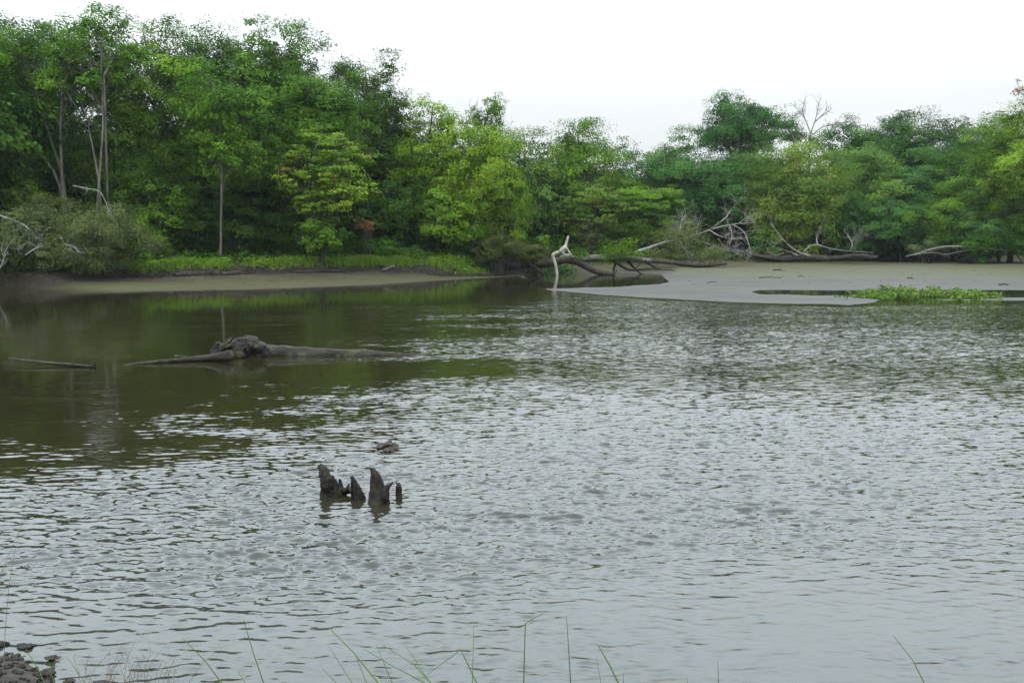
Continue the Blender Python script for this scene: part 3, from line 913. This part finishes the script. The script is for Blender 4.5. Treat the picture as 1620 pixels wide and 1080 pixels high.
# leafless leaning stem beside the tallest tree
b = P(1262, 400, 121); b[2] = ground_z(b[0], b[1])
root = empty('dead_tree', b); tag(root, 'thin dead stem leaning left beside the bare forked tree', 'tree')
m1 = MB()
pts = drawn(m1, [(1262, 406), (1262, 300), (1256, 224), (1247, 205), (1241, 186)], 121, [.14, .1, .05], 6, 14, .1, rng)
branchlets(m1, rng, pts, 8, .8, .02, .3, 1, .6)
m1.build('trunk', DEADG, root, origin=b, smooth=True)

# dead boughs on the willow
for lab, pix, d in (('bleached curving dead bough over the willow at the left edge', [(-8, 338), (14, 346), (30, 352), (45, 362), (46, 378), (38, 390)], 59.6),
                    ('bleached forked dead bough sticking out of the left edge willow low down', [(40, 404), (55, 394), (68, 388), (66, 380)], 59.2),
                    ('bleached hooked dead bough on the front of the large willow', [(96, 376), (103, 386), (117, 391), (125, 399)], 60.6),
                    ('bleached dead bough near the top of the large willow', [(116, 294), (135, 298), (158, 304), (172, 330)], 62.0),
                    ('pale dead twig low on the left edge willow', [(-4, 432), (4, 415), (8, 398)], 59.4)):
    mb = MB()
    pts = drawn(mb, pix, d, [.05, .02], 6, 14, .15, rng, .3)
    branchlets(mb, rng, pts, 5, .9, .028, .1, 2, .5)
    o = mb.build('dead_bough', DEADP, origin=pts[0], smooth=True)
    tag(o, lab, 'branch', 'dead boughs on the willows')

# twisted white snag standing in the channel
rng = np.random.default_rng(31)
mb = MB()
pts = drawn(mb, [(882, 440), (880, 424), (876, 409), (875, 403), (884, 399), (893, 396), (896, 385), (899, 373)], 87.0, [.11, .14, .17, .19, .15, .07], 9, 26, .12, rng)
drawn(mb, [(886, 399), (893, 391), (897, 394), (903, 402)], 86.9, [.18, .14, .07], 8, 12, .2, rng)
drawn(mb, [(889, 397), (893, 403), (905, 402)], 86.9, [.13, .06], 6, 8, .2, rng)
o = mb.build('snag', SNAGM, origin=P(882, 434, 87), smooth=True)
tag(o, 'twisted bleached white snag dipping into the channel', 'snag')

# dark trunk arching from the bank into the channel
b = P(860, 416, 88)
root = empty('fallen_tree', b); tag(root, 'dark fallen trunk arching from the brush down into the channel', 'fallen tree')
mb, ml, mt = MB(), MB(), MB()
pts = drawn(mb, [(800, 421, -1), (835, 418), (868, 416), (900, 411), (921, 418), (942, 429), (970, 434)], 88, [.42, .4, .34, .28, .22], 10, 26, .12, rng)
drawn(mb, [(836, 419), (850, 426), (862, 434)], 87.5, [.26, .14], 7, 8, .2, rng)
branchlets(mt, rng, pts, 9, 1.1, .05, .3, 2, .5)
leafy(ml, rng, 918, 401, 87.6, 28, 22, 420, .2, .5, 14)
mb.build('trunk', DEADD, root, origin=b, smooth=True); mt.build('branches', DEADD, root, origin=b, smooth=True); ml.build('leaves', FM['mid'], root, origin=b)

b = P(950, 410, 90)
root = empty('fallen_tree', b); tag(root, 'brown fallen trunk with fresh green shoots behind the white snag', 'fallen tree')
mb, ml, mt = MB(), MB(), MB()
pts = drawn(mb, [(886, 409), (925, 409), (960, 407), (1000, 409), (1030, 413)], 90, [.3, .3, .24, .16], 9, 20, .12, rng)
for pix in ([(966, 408), (982, 420), (998, 427), (1033, 425), (1072, 428)], [(990, 409), (1004, 424), (1015, 434)], [(975, 408), (970, 432)], [(1018, 411), (1040, 424), (1062, 427)]):
    mt = MB(); q = drawn(mt, [(*pix[0], 0)] + pix[1:], 90, [.16, .06], 6, 12, .12, rng, .4)
    branchlets(mt, rng, q, 4, .9, .035, .2, 1, .5); mt.build('branch', DEADD, root, origin=b, smooth=True)
leafy(ml, rng, 980, 398, 89.6, 70, 34, 1700, .22, .5, 34)
mb.build('trunk', DEADG, root, origin=b, smooth=True); ml.build('leaves', FM['mid'], root, origin=b)

# big fallen tree with pale diagonal trunk
rng = np.random.default_rng(41)
b = P(1012, 396, 97)
root = empty('fallen_tree', b); tag(root, 'fallen tree with pale slanting trunk, tangled bare branches and thin leaves', 'fallen tree')
mb, ml, mt = MB(), MB(), MB()
main = drawn(mb, [(1004, 400, -.6), (1030, 391), (1054, 383), (1089, 376), (1128, 362), (1160, 355, .6), (1196, 352, 1)], 97, [.17, .14, .10, .07, .03], 9, 26, .1, rng)
for pix, r in (([(1124, 363), (1140, 351), (1150, 342), (1156, 332), (1166, 322)], .075), ([(1122, 364), (1140, 374), (1162, 378), (1192, 376)], .06), ([(1089, 376), (1110, 382), (1140, 392), (1170, 402)], .06),
               ([(1155, 358), (1158, 375), (1154, 390), (1166, 402)], .07), ([(1160, 356), (1176, 366), (1184, 384), (1188, 402)], .07), ([(1064, 381), (1075, 366), (1078, 350), (1086, 340)], .08),
               ([(1045, 386), (1062, 372), (1066, 356)], .07), ([(1100, 374), (1104, 356), (1098, 342)], .06), ([(1136, 378), (1150, 392), (1180, 398)], .06), ([(1076, 380), (1082, 394), (1100, 408)], .07),
               ([(1168, 354), (1182, 344), (1188, 350)], .05)):
    mt = MB(); q = drawn(mt, [(*pix[0], 0)] + pix[1:], 97, [r, r * .35], 6, 12, .1, rng, .9)
    branchlets(mt, rng, q, 13, 1.4, .028, .05, 2, .7); mt.build('branch', DEADP, root, origin=b, smooth=True)
leafy(ml, rng, 1080, 376, 97, 80, 46, 4600, .17, .42, 90)
leafy(ml, rng, 1122, 402, 96, 64, 22, 1300, .2, .45, 30)
leafy(ml, rng, 1040, 402, 96, 44, 18, 600, .2, .45, 20)
mb.build('trunk', DEADP, root, origin=b, smooth=True); ml.build('leaves', FM['fallen'], root, origin=b)

b = P(1026, 411, 95)
root = empty('fallen_tree', b); tag(root, 'dark log lying on the mud under the pale slanting trunk', 'fallen tree')
mb, mt = MB(), MB()
pts = drawn(mb, [(1008, 409), (1040, 413), (1061, 415), (1104, 420), (1150, 417)], 95, [.2, .24, .22, .1], 8, 20, .15, rng)
branchlets(mt, rng, pts, 12, 1.4, .05, .1, 2, .5)
mb.build('trunk', DEADD, root, origin=b, smooth=True); mt.build('branches', DEADD, root, origin=b, smooth=True)

# dead log on the far mud with upright branches
rng = np.random.default_rng(51)
b = P(1290, 407, 104)
root = empty('fallen_tree', b); tag(root, 'long dark log on the far mud with bleached upright branches', 'fallen tree')
mb, mt, mg = MB(), MB(), MB()
pts = drawn(mb, [(1176, 396), (1196, 404), (1225, 409), (1273, 407), (1310, 409), (1350, 406), (1388, 407)], 104, [.10, .2, .28, .34, .26, .3, .2], 12, 40, .30, rng)
branchlets(mb, rng, pts, 16, .9, .05, .2, 2, .8)
for pix, r in (([(1282, 405), (1258, 396), (1236, 376), (1219, 352)], .10), ([(1262, 404), (1248, 398), (1228, 392)], .06), ([(1270, 400), (1287, 387), (1317, 394), (1343, 397), (1382, 400)], .08),
               ([(1294, 389), (1292, 376), (1299, 360)], .08), ([(1346, 396), (1348, 384), (1340, 372)], .09), ([(1238, 378), (1228, 386)], .06), ([(1240, 400), (1226, 404), (1216, 398)], .07)):
    mt = MB(); q = drawn(mt, pix, 103.6, [r, r * .4], 6, 12, .12, rng, .4)
    branchlets(mt, rng, q, 6, .9, .025, .3, 2, .5); mt.build('branch', DEADP, root, origin=b, smooth=True)
q = drawn(mg, [(1350, 395), (1354, 384), (1360, 372)], 104, [.07, .03], 5, 8, .1, rng)
branchlets(mg, rng, q, 26, 1.3, .018, .3, 2, .8)
mb.build('trunk', DEADD, root, origin=b, smooth=True); mg.build('twigs', DEADG, root, origin=b, smooth=True)

b = P(1476, 396, 103)
root = empty('fallen_tree', b); tag(root, 'grey log lying under bushes at the right end of the mud', 'fallen tree')
mb, mt = MB(), MB()
pts = drawn(mb, [(1432, 406), (1452, 401), (1476, 394), (1506, 390), (1556, 393), (1600, 398)], 102.5, [.06, .11, .12, .09], 8, 20, .12, rng)
for pix in ([(1440, 404), (1470, 400), (1500, 402)], [(1590, 397), (1610, 393), (1630, 396)], [(1540, 393), (1520, 398), (1490, 404)]):
    mt = MB(); q = drawn(mt, [(*pix[0], 0)] + pix[1:], 102.5, [.07, .04], 6, 10, .12, rng, .3)
    branchlets(mt, rng, q, 6, 1.0, .022, .1, 1, .5); mt.build('branch', DEADG, root, origin=b, smooth=True)
mb.build('trunk', DEADG, root, origin=b, smooth=True)



def on_ground(px, d, dz=.05):
    x = (px - CX) / F * d
    z = ground_z(x, d) + dz
    return np.array([x, d, z])


def ground_log(label, a, b_, r, mat, nb=4, bl=.7, dz=None, name='driftwood'):
    mb = MB()
    A, B = on_ground(*a), on_ground(*b_)
    mid = (A + B) / 2 + [0, 0, .05]; mid[2] = max(mid[2], ground_z(mid[0], mid[1]) + .04)
    pts = smooth_path([A, mid, B], 14)
    tube(mb, pts, [r, r * .95, r * .6], 8, .2, rng)
    if nb: branchlets(mb, rng, pts, nb, bl, r * .35, .35, 2, .6)
    o = mb.build(name, mat, origin=A, smooth=True)
    tag(o, label, 'driftwood')


ground_log('dark log lying along the grass edge below the pale maple', (278, edge_d(278) - .2), (352, edge_d(352) - .1), .26, DEADD, 8)
ground_log('dark rotten log at the beach edge just right of the pale maple trunk', (352, edge_d(352) - .5), (402, edge_d(402) - .3), .2, DEADD, 10, .5)
ground_log('bleached stick leaning on the grass edge left of the brush', (604, edge_d(604) - .3), (628, edge_d(628) + .5), .06, DEADP, 3, .6)
ground_log('dark driftwood below the layered maple at the beach edge', (470, edge_d(470) - .3), (545, edge_d(545) - .3), .16, DEADD, 9, .6)
ground_log('short dark stick on the grey mud below the long dark log', (1200, 72.5), (1236, 72), .035, DEADD, 2, .3)
ground_log('tiny dark stick on the grey mud right of the short one', (1262, 74), (1272, 73.5), .03, DEADD, 1, .2)
ground_log('dark scrap of wood on the upper mud left of the long dark log', (1222, 86), (1238, 85), .05, DEADD, 3, .35)
ground_log('dark wood scrap alone on the mud above the green water plants', (1434, 72), (1444, 72), .035, DEADD, 2, .2)
ground_log('thin stick on the spit near its tip', (1118, 66), (1134, 66.5), .025, DEADD, 1, .2)
ground_log('dark stub on the mud at the right edge', (1580, 63.5), (1594, 63.5), .05, DEADD, 2, .2)

# undercut roots along the beach edge
rng = np.random.default_rng(62)
mb = MB()
for _ in range(420):
    px = rng.uniform(190, 800); e = edge_d(px)
    g = on_ground(px, e + rng.uniform(-.5, .4), rng.uniform(0, .25))
    L = rng.uniform(.25, .9)
    q = g + [rng.normal(0, 1) * L, -rng.uniform(.1, .5) * L, 0]; q[2] = ground_z(q[0], q[1]) + .02
    tube(mb, smooth_path([g, (g + q) / 2 + [0, 0, .12], q], 6), [rng.uniform(.02, .06), .01], 4)
tag(mb.build('roots', DEADD), 'tangle of dark roots along the undercut edge of the left beach', 'roots', kind='stuff')

# small debris over the mud
rng = np.random.default_rng(61)
mb = MB()
for _ in range(230):
    if rng.uniform() < .55: px = rng.uniform(1080, 1640); d = rng.uniform(64, 100)
    else: px = rng.uniform(160, 760); d = edge_d(px) - abs(rng.normal(0, 2.5))
    g = on_ground(px, d, .01)
    if g[2] < .04: continue
    L = rng.uniform(.04, .22); a = rng.uniform(-.6, .6)
    tube(mb, [g, g + [math.cos(a) * L, math.sin(a) * L, rng.uniform(0, .05)]], [rng.uniform(.004, .013)] * 2, 4)
tag(mb.build('debris', DEADD), 'scattered twigs and dark debris on the mud', 'debris', kind='stuff')


# ------------------------------------------------------------------ things in the river
def lump(mb, rng, c, R, n1=26, n2=18, rough=.2, tint=.5):
    th = np.linspace(0, 2 * np.pi, n1, endpoint=False)
    ph = np.linspace(-np.pi / 2, np.pi / 2, n2)
    D = np.stack([np.cos(ph)[:, None] * np.cos(th), np.cos(ph)[:, None] * np.sin(th), np.sin(ph)[:, None] * np.ones(n1)], -1)
    r = np.ones(D.shape[:2])
    for _ in range(9):
        k = rng.normal(0, 2.6, 3); r += rough * .5 * np.sin(D @ k + rng.uniform(0, 6.28)) * rng.uniform(.3, 1)
    for _ in range(8):
        k = rng.normal(0, 7, 3); r += rough * .13 * np.sin(D @ k + rng.uniform(0, 6.28))
    r = np.clip(r, .45, 1.7)
    V = np.asarray(c) + D * r[..., None] * np.asarray(R)
    idx = np.arange(n1 * n2).reshape(n2, n1)
    a, b_ = idx[:-1], idx[1:]
    q = np.stack([a, np.roll(a, -1, 1), np.roll(b_, -1, 1), b_], -1).reshape(-1, 4)
    mb.add(V.reshape(-1, 3), q)


rng = np.random.default_rng(71)
DL = 24.6
b = P(395, 566, DL)
root = empty('drift_log', b); tag(root, 'big grey drift log lying in the river with torn root end', 'log')
mb, mr, ml = MB(), MB(), MB()
drawn(mb, [(384, 555), (420, 558.5), (480, 561), (560, 562), (620, 563.5), (690, 568)], DL, [.22, .22, .19, .15, .11, .05], 20, 70, .10, rng)
for pix, r in (([(338, 566), (352, 556), (370, 547), (392, 541)], [.10, .16, .17, .08]), ([(348, 569), (366, 562), (386, 552), (402, 538)], [.09, .15, .2, .07]),
               ([(366, 570), (378, 560), (388, 548), (384, 537)], [.12, .17, .18, .06]), ([(398, 570), (402, 558), (398, 545), (376, 536)], [.14, .18, .14, .05]),
               ([(410, 568), (418, 560), (404, 550), (396, 542)], [.08, .15, .16, .1]), ([(338, 558), (344, 548), (342, 541)], [.08, .06, .03]), ([(344, 562), (356, 550), (362, 542)], [.09, .08, .03]),
               ([(428, 570), (420, 562), (408, 552)], [.06, .10, .12]), ([(372, 552), (384, 541), (400, 537), (404, 545)], [.1, .12, .1, .08])):
    drawn(mr, pix, DL - .25, r, 12, 26, .30, rng, .16)
for _ in range(34):
    a = P(rng.uniform(345, 425), rng.uniform(545, 562), DL + rng.uniform(-.45, .1))
    e = a + [rng.normal(-.05, .22), rng.normal(-.05, .15), rng.normal(.02, .10)]
    tube(mr, smooth_path([a, (a + e) / 2 + rng.normal(0, .04, 3), e], 7), [.055, .04, .012], 6, .2, rng)
lump(mr, rng, P(390, 557, DL - .05), [.42, .35, .24], rough=.35)
def wl(pix, z, d0):
    return [(a, b_, dist_at(b_, zz) - d0) for (a, b_), zz in zip(pix, z)]


drawn(ml, wl([(366, 562), (330, 566), (290, 569), (240, 573), (196, 578)], [.16, .08, .05, .03, -.02], DL), DL, [.13, .085, .055, .04, .022], 10, 30, .15, rng)
drawn(ml, wl([(300, 568), (285, 564), (276, 563)], [.06, .12, .13], DL), DL, [.05, .02], 6, 6, .15, rng)
mb.build('trunk', LOGM, root, origin=b, smooth=True); mr.build('root_mass', LOGM, root, origin=b, smooth=True); ml.build('limb', LOGM, root, origin=b, smooth=True)

mb = MB()
drawn(mb, wl([(14, 567), (50, 571.5), (100, 576), (148, 579.5)], [.12, .09, .05, .03], 23.7), 23.7, [.022, .034, .038, .034], 8, 22, .15, rng)
drawn(mb, wl([(148, 580), (150, 576), (149, 572)], [.02, .08, .14], 23.7), 23.7, [.045, .02], 6, 6, .2, rng)
drawn(mb, wl([(112, 577), (116, 574)], [.04, .09], 23.7), 23.7, [.03, .02], 6, 5, .2, rng)
tag(mb.build('drift_branch', LOGM, origin=P(80, 574, 23.7), smooth=True), 'thin straight branch floating left of the big drift log', 'branch')

# gnarled stumps (rows below the waterline run down to the bed)
GS = 'stumps poking out of the river'
rng = np.random.default_rng(81)


def stump(label, parts, d):
    mb = MB()
    for pix, r in parts:
        drawn(mb, pix, d, r, 20, 46, .09, rng, .02)
    o = mb.build('stump', WET, origin=P(parts[0][0][0][0], 785, d), smooth=True)
    tag(o, label, 'stump', GS)


DSP = 10.75
stump('tallest left stump with a blunt slanting tip and knobbly root', [
    ([(524, 812), (519, 782), (516, 760), (512, 744), (505, 735)], [.105, .085, .070, .058, .026]),
    ([(522, 806), (530, 782), (529, 765), (524, 752)], [.07, .055, .04, .02]),
    ([(530, 800), (537, 780), (539, 768), (537, 757)], [.05, .04, .028, .012]),
    ([(524, 780), (540, 776), (548, 774), (552, 765)], [.05, .035, .026, .010]),
    ([(540, 790), (546, 779), (557, 777)], [.03, .028, .02])], DSP)
stump('short leaning stump between the two tall ones', [
    ([(572, 812), (568, 786), (562, 767), (556, 753)], [.06, .055, .040, .018]),
    ([(560, 800), (557, 776), (556, 762)], [.02, .018, .008]),
    ([(576, 806), (576, 788), (572, 778)], [.03, .022, .012])], DSP - .15)
stump('tall right stump with a sharp side spur pointing right', [
    ([(597, 826), (598, 798), (598, 775), (595, 755), (588, 740)], [.125, .105, .085, .056, .020]),
    ([(604, 812), (607, 786), (612, 772), (622, 762)], [.085, .065, .034, .006]),
    ([(590, 820), (592, 790), (592, 760), (590, 745)], [.07, .06, .045, .02]),
    ([(588, 743), (585, 739)], [.014, .008])], DSP - .3)
stump('small rounded peg standing right of the spurred stump', [
    ([(632, 800), (631, 780), (630.6, 770), (630.2, 764)], [.035, .036, .032, .018])], DSP - .1)

mb = MB()
d = 13.3
lump(mb, rng, P(613, 707, d) + [0, 0, .02], [.13, .10, .075], rough=.45)
lump(mb, rng, P(601, 708.5, d + .03), [.05, .05, .025], rough=.4)
lump(mb, rng, P(628, 708, d + .02), [.05, .06, .04], rough=.4)
lump(mb, rng, P(613, 713, d - .15), [.05, .05, .03], rough=.4)
tag(mb.build('rock', WETG, origin=P(613, 711, d), smooth=True), 'low mottled rock just breaking the water behind the stumps', 'rock')


# water plants by the spit
def water_plants():
    rng = np.random.default_rng(91)
    mb = MB()
    n = 420
    tc = np.stack([1345 + 236 * rng.beta(1.1, 1.25, 46), rng.uniform(47.5, 57, 46)], 1); tch = rng.uniform(.55, 1.25, 46)
    for i in range(n):
        j = rng.integers(0, 46)
        px = tc[j, 0] + rng.normal(0, 5); d = tc[j, 1] + rng.normal(0, .35)
        if px > 1540: d = 51 + rng.normal(0, .8)
        if i % 11 == 0: px = rng.uniform(1325, 1595); d = rng.uniform(48, 54)
        x = (px - CX) / F * d
        h = tch[j] * rng.uniform(.05, .42) * (1 - .35 * abs((px - 1455) / 115) ** 3)
        k = rng.integers(3, 7)
        for _ in range(k):
            tip = np.array([x, d, h * rng.uniform(.7, 1.1)]) + np.append(rng.normal(0, .13, 2), 0)
            tube(mb, smooth_path([[x, d, -.15], (np.array([x, d, 0]) * .5 + tip * .5), tip], 4), [.009, .006], 3, tint=.3)
            leaves(mb, tip[None], rng.normal(0, .45, (1, 3)) + [0, -.35, .75], rng.uniform(.12, .26), .12, np.array([rng.normal(.45, .33)]), rng, fold=.2)
    o = mb.build('water_plants', FM['lily'])
    tag(o, 'patch of broad leaved bright green water plants by the spit', 'water plants', kind='stuff')


water_plants()


# ------------------------------------------------------------------ foreground
def stalk(label, pix, d, r=.0042, mat='reed', name='rush_stalk', cat='rush', group='rush stalks at the near edge'):
    mb = MB()
    pts = [P(a, b, d) for a, b in pix]
    first = pts[0] + (pts[0] - pts[1]) / (np.linalg.norm(pts[0] - pts[1])) * .5
    first[2] = min(first[2], -.1)
    pts = [first] + pts
    if len(pts) == 3:
        p = smooth_path(pts, 14)
        p[:, 0] += np.sin(np.linspace(0, 3, 14)) * .006
        tube(mb, p, np.linspace(r * 1.25, r * .3, 14), 6, tint=float(RNG.uniform(.2, .9)))
    else:
        k = 9
        p = np.vstack([smooth_path(pts[i:i + 2], k)[(1 if i else 0):] for i in range(len(pts) - 1)])
        tube(mb, p, np.linspace(r * 1.25, r * .4, len(p)), 6, tint=float(RNG.uniform(.2, .9)))
    o = mb.build(name, FM[mat], origin=P(*pix[0], d), smooth=True)
    tag(o, label, cat, group)


D5 = 5.65
for lab, pix, r in (
    ('rush with its tip folded over to the right, tallest at the bottom centre', [(828, 1100), (831, 985), (863, 967)], .0042),
    ('straight upright rush right of the one with the folded tip', [(902, 1100), (896, 974)], .0050),
    ('straight upright rush crossing the foot of the broken one', [(745, 1100), (749, 982)], .0042),
    ('broken rush whose top half hangs down to the left', [(764, 1100), (729, 1027), (676, 1066)], .0040),
    ('thick rush leaning left, longest of the fan left of centre', [(615, 1100), (560, 1032), (521, 993)], .0055),
    ('rush leaning left below the thick leaning one', [(568, 1100), (518, 1019)], .0036),
    ('short rush tip at the left foot of the fan', [(549, 1100), (509, 1056)], .0034),
    ('upright thin rush in the middle of the fan', [(586, 1100), (560, 1031)], .0036),
    ('rush leaning slightly left, right of the thin upright one in the fan', [(627, 1100), (594, 1017)], .0036),
    ('rush leaning far left, with the low arching tip', [(700, 1100), (655, 1050), (603, 1018)], .0046),
    ('low rush lying nearly flat across the fan', [(700, 1094), (620, 1052), (576, 1026)], .0038),
    ('thin rush at the right side of the fan', [(692, 1100), (640, 1018)], .0034),
    ('thick rush leaning left, right of the two upright ones', [(988, 1100), (965, 1052), (945, 1018)], .0060),
    ('thin upright rush beside the thick one at the right', [(952, 1100), (943, 1038)], .0032),
    ('short upright rush tip right of the thick leaning one', [(985, 1100), (985, 1062)], .0034),
    ('lone short rush furthest from the others on the right of centre', [(1135, 1100), (1135, 1044)], .0036),
    ('tiny rush tip between the thick rush and the lone short one', [(1087, 1100), (1086, 1068)], .003),
    ('lone rush leaning left in the bottom right corner', [(1472, 1100), (1445, 1045), (1413, 1004)], .0036),
    ('rush leaning left over the water left of the fan', [(424, 1100), (400, 1030), (385, 978)], .0042),
    ('long rush leaning left near the dry grass', [(366, 1100), (325, 1045), (288, 1008)], .0042),
    ('short rush between the two long ones left of the fan', [(398, 1100), (373, 1056)], .0032),
    ('thin green rush crossing the stones at the bottom left', [(78, 1100), (62, 1060), (41, 1026)], .004),
    ('thin rush bending left beside the stones', [(136, 1085), (104, 1036)], .0034),
    ('short upright rush between the stones and the dry grass', [(88, 1100), (72, 1028)], .0034),
    ('small green rush beside the dry grass', [(268, 1100), (264, 1052)], .003)):
    stalk(lab, pix, D5 + RNG.uniform(-.25, .12), r)


def dry_grass():
    rng = np.random.default_rng(101)
    mb = MB()
    for _ in range(46):
        px = rng.normal(165, 60); d = rng.uniform(5.4, 6.1)
        a = P(px, 1092, d); a[2] = min(a[2], .05)
        L = rng.uniform(.12, .34)
        le = rng.normal(.35, .4)
        e = a + [L * le, rng.normal(0, .1) * L, L]
        m_ = (a + e) / 2 + [-.06 * L, 0, .03]
        pts = smooth_path([a, m_, e], 7)
        tube(mb, pts, np.linspace(.0016, .0006, 7), 4, tint=rng.uniform(0, 1))
        for _ in range(3):
            s = pts[rng.integers(3, 7)]
            tube(mb, [s, s + rng.normal(0, .03, 3) + [.01, 0, .035]], [.0008, .0005], 3, tint=rng.uniform(0, 1))
    tag(mb.build('dry_grass', FM['straw']), 'thin dry grass stems at the near edge beside the stones', 'grass', kind='stuff')


dry_grass()

for k, (lab, pix, d) in enumerate((
    ('reddish bare twig rising at the left edge above the stones', [(8, 1000), (14, 930), (24, 868), (36, 815)], 5.2),
    ('thin bare twig curving over the left edge beside the reddish one', [(-6, 930), (12, 880), (26, 850), (60, 780)], 5.0))):
    stalk(lab, pix, d, .0016, 'straw', 'bare_twig', 'twig', 'bare twigs at the left edge')

rng = np.random.default_rng(111)
for lab, px, py, w, h in (
    ('dark brown stone cut by the left edge, topmost of the pile', 4, 1018, .045, .035),
    ('flat dark stone alone in the water right of the topmost stone', 42, 1020, .058, .022),
    ('broad flat brown stone in the middle of the bottom left pile', 14, 1042, .075, .028),
    ('small dark stone at the right rim of the bottom left pile', 82, 1040, .045, .018),
    ('dark angular stone low in the bottom left pile', 30, 1066, .085, .035),
    ('dark stone at the right foot of the bottom left pile', 74, 1062, .055, .035),
    ('black wet stone in the bottom left corner', 4, 1074, .09, .045),
    ('tan stone at the bottom edge of the pile, right of the black one', 55, 1080, .075, .03),
    ('low mossy stone mostly under water at the bottom edge by the dry grass', 165, 1084, .09, .02),
    ('small tan stone at the bottom edge right of the pile', 108, 1078, .05, .02)):
    r = ray(px, py); t = (0.015 - CAMZ) / r[2]
    c = np.array([0, 0, CAMZ]) + r * t
    mb = MB()
    lump(mb, rng, c, [w * .78, w * .66, h * .5], 22, 14, .5)
    tag(mb.build('stone', STONE, origin=c, smooth=True), lab, 'stone', 'stones at the near edge')


mb = MB()
for _ in range(150):
    px = rng.uniform(-60, 120); d = rng.uniform(5.7, 6.75)
    x = (px - CX) / F * d
    z = ground_z(x, d)
    if z < -.03: continue
    k = rng.uniform(.008, .03)
    lump(mb, rng, [x, d, z + k * .2], [k, k * .8, k * .55], 10, 7, .5)
tag(mb.build('pebbles', STONE, smooth=True), 'wet brown pebbles on the scrap of shore at the bottom left', 'pebbles', kind='stuff')

# ------------------------------------------------------------------ haze, sky, sun, camera
def haze():
    mb = MB()
    x0, x1, y0, y1, z0, z1 = -480, 480, -12, 310, -2.2, 34
    V = [(x, y, z) for z in (z0, z1) for y in (y0, y1) for x in (x0, x1)]
    mb.add(V, [(0, 2, 3, 1), (4, 5, 7, 6), (0, 1, 5, 4), (2, 6, 7, 3), (0, 4, 6, 2), (1, 3, 7, 5)])
    m, nd, lk = newmat('haze_air')
    v = N(nd, 'ShaderNodeVolumePrincipled', i_Density=HAZE)
    v.inputs['Color'].default_value = (.86, .94, 1, 1)
    v.inputs['Anisotropy'].default_value = .1
    out = N(nd, 'ShaderNodeOutputMaterial'); lk.new(v.outputs[0], out.inputs['Volume'])
    tag(mb.build('haze', m), 'faint pale haze in the air over the river', 'haze', kind='stuff')


HAZE = .0001
haze()

SUN_EL, SUN_AZ = math.radians(52), math.radians(215)   # azimuth clockwise from +Y
W = bpy.data.worlds.new('World'); S.world = W; W.use_nodes = True
nd, lk = W.node_tree.nodes, W.node_tree.links
nd.clear()
sky = N(nd, 'ShaderNodeTexSky', sky_type='NISHITA', sun_disc=False, sun_elevation=SUN_EL, sun_rotation=SUN_AZ, dust_density=3.0, altitude=50.0)
hs = N(nd, 'ShaderNodeHueSaturation', i_Saturation=.25)
lk.new(sky.outputs[0], hs.inputs['Color'])
tc = N(nd, 'ShaderNodeTexCoord')
sep = N(nd, 'ShaderNodeSeparateXYZ'); lk.new(tc.outputs['Generated'], sep.inputs[0])
up = math_n(nd, lk, 'MAXIMUM', sep.outputs[2], 0.0)
cl = N(nd, 'ShaderNodeTexNoise', i_Scale=2.2, i_Detail=4.0, i_Roughness=.55)
mp = N(nd, 'ShaderNodeMapping'); mp.inputs['Scale'].default_value = (1, 1, 3)
lk.new(tc.outputs['Generated'], mp.inputs[0]); lk.new(mp.outputs[0], cl.inputs['Vector'])
lum = math_n(nd, lk, 'MULTIPLY_ADD', ramp(nd, lk, up, .10, .55), 28.0, 7.1)
lum = math_n(nd, lk, 'MULTIPLY', lum, math_n(nd, lk, 'MULTIPLY_ADD', cl.outputs[0], .34, .84))
tintc = mix_c(nd, lk, ramp(nd, lk, up, .05, .5), (.945, .982, 1.0), (.77, .895, 1.0))
cloud = N(nd, 'ShaderNodeVectorMath', operation='SCALE'); lk.new(tintc, cloud.inputs[0])
lk.new(lum, cloud.inputs['Scale'])
col = mix_c(nd, lk, .88, hs.outputs[0], cloud.outputs[0])
bg = N(nd, 'ShaderNodeBackground', i_Strength=.1)
lk.new(col, bg.inputs[0])
wo = N(nd, 'ShaderNodeOutputWorld'); lk.new(bg.outputs[0], wo.inputs[0])

sl = bpy.data.lights.new('sun', 'SUN'); sl.energy = 1.5; sl.angle = math.radians(14); sl.color = (1, .97, .92)
so = bpy.data.objects.new('sun', sl); COL.objects.link(so)
to = Vector((math.sin(SUN_AZ) * math.cos(SUN_EL), math.cos(SUN_AZ) * math.cos(SUN_EL), math.sin(SUN_EL)))
so.rotation_euler = to.to_track_quat('Z', 'Y').to_euler()

cam = bpy.data.cameras.new('camera'); co = bpy.data.objects.new('camera', cam); COL.objects.link(co)
cam.sensor_width = 36; cam.lens = F / 1620 * 36; cam.clip_start = .05; cam.clip_end = 2000
co.location = (0, 0, CAMZ); co.rotation_euler = (math.pi / 2 - PITCH, 0, 0)
S.camera = co

S.view_settings.view_transform = 'Standard'; S.view_settings.look = 'None'
S.view_settings.exposure = .46; S.view_settings.gamma = 1
S.render.engine = 'CYCLES'
c = S.cycles
c.use_denoising = True
c.max_bounces = 6; c.diffuse_bounces = 2; c.glossy_bounces = 3; c.transmission_bounces = 3; c.volume_bounces = 0; c.transparent_max_bounces = 4
c.use_adaptive_sampling = True; c.adaptive_threshold = .015
c.caustics_reflective = False; c.caustics_refractive = False
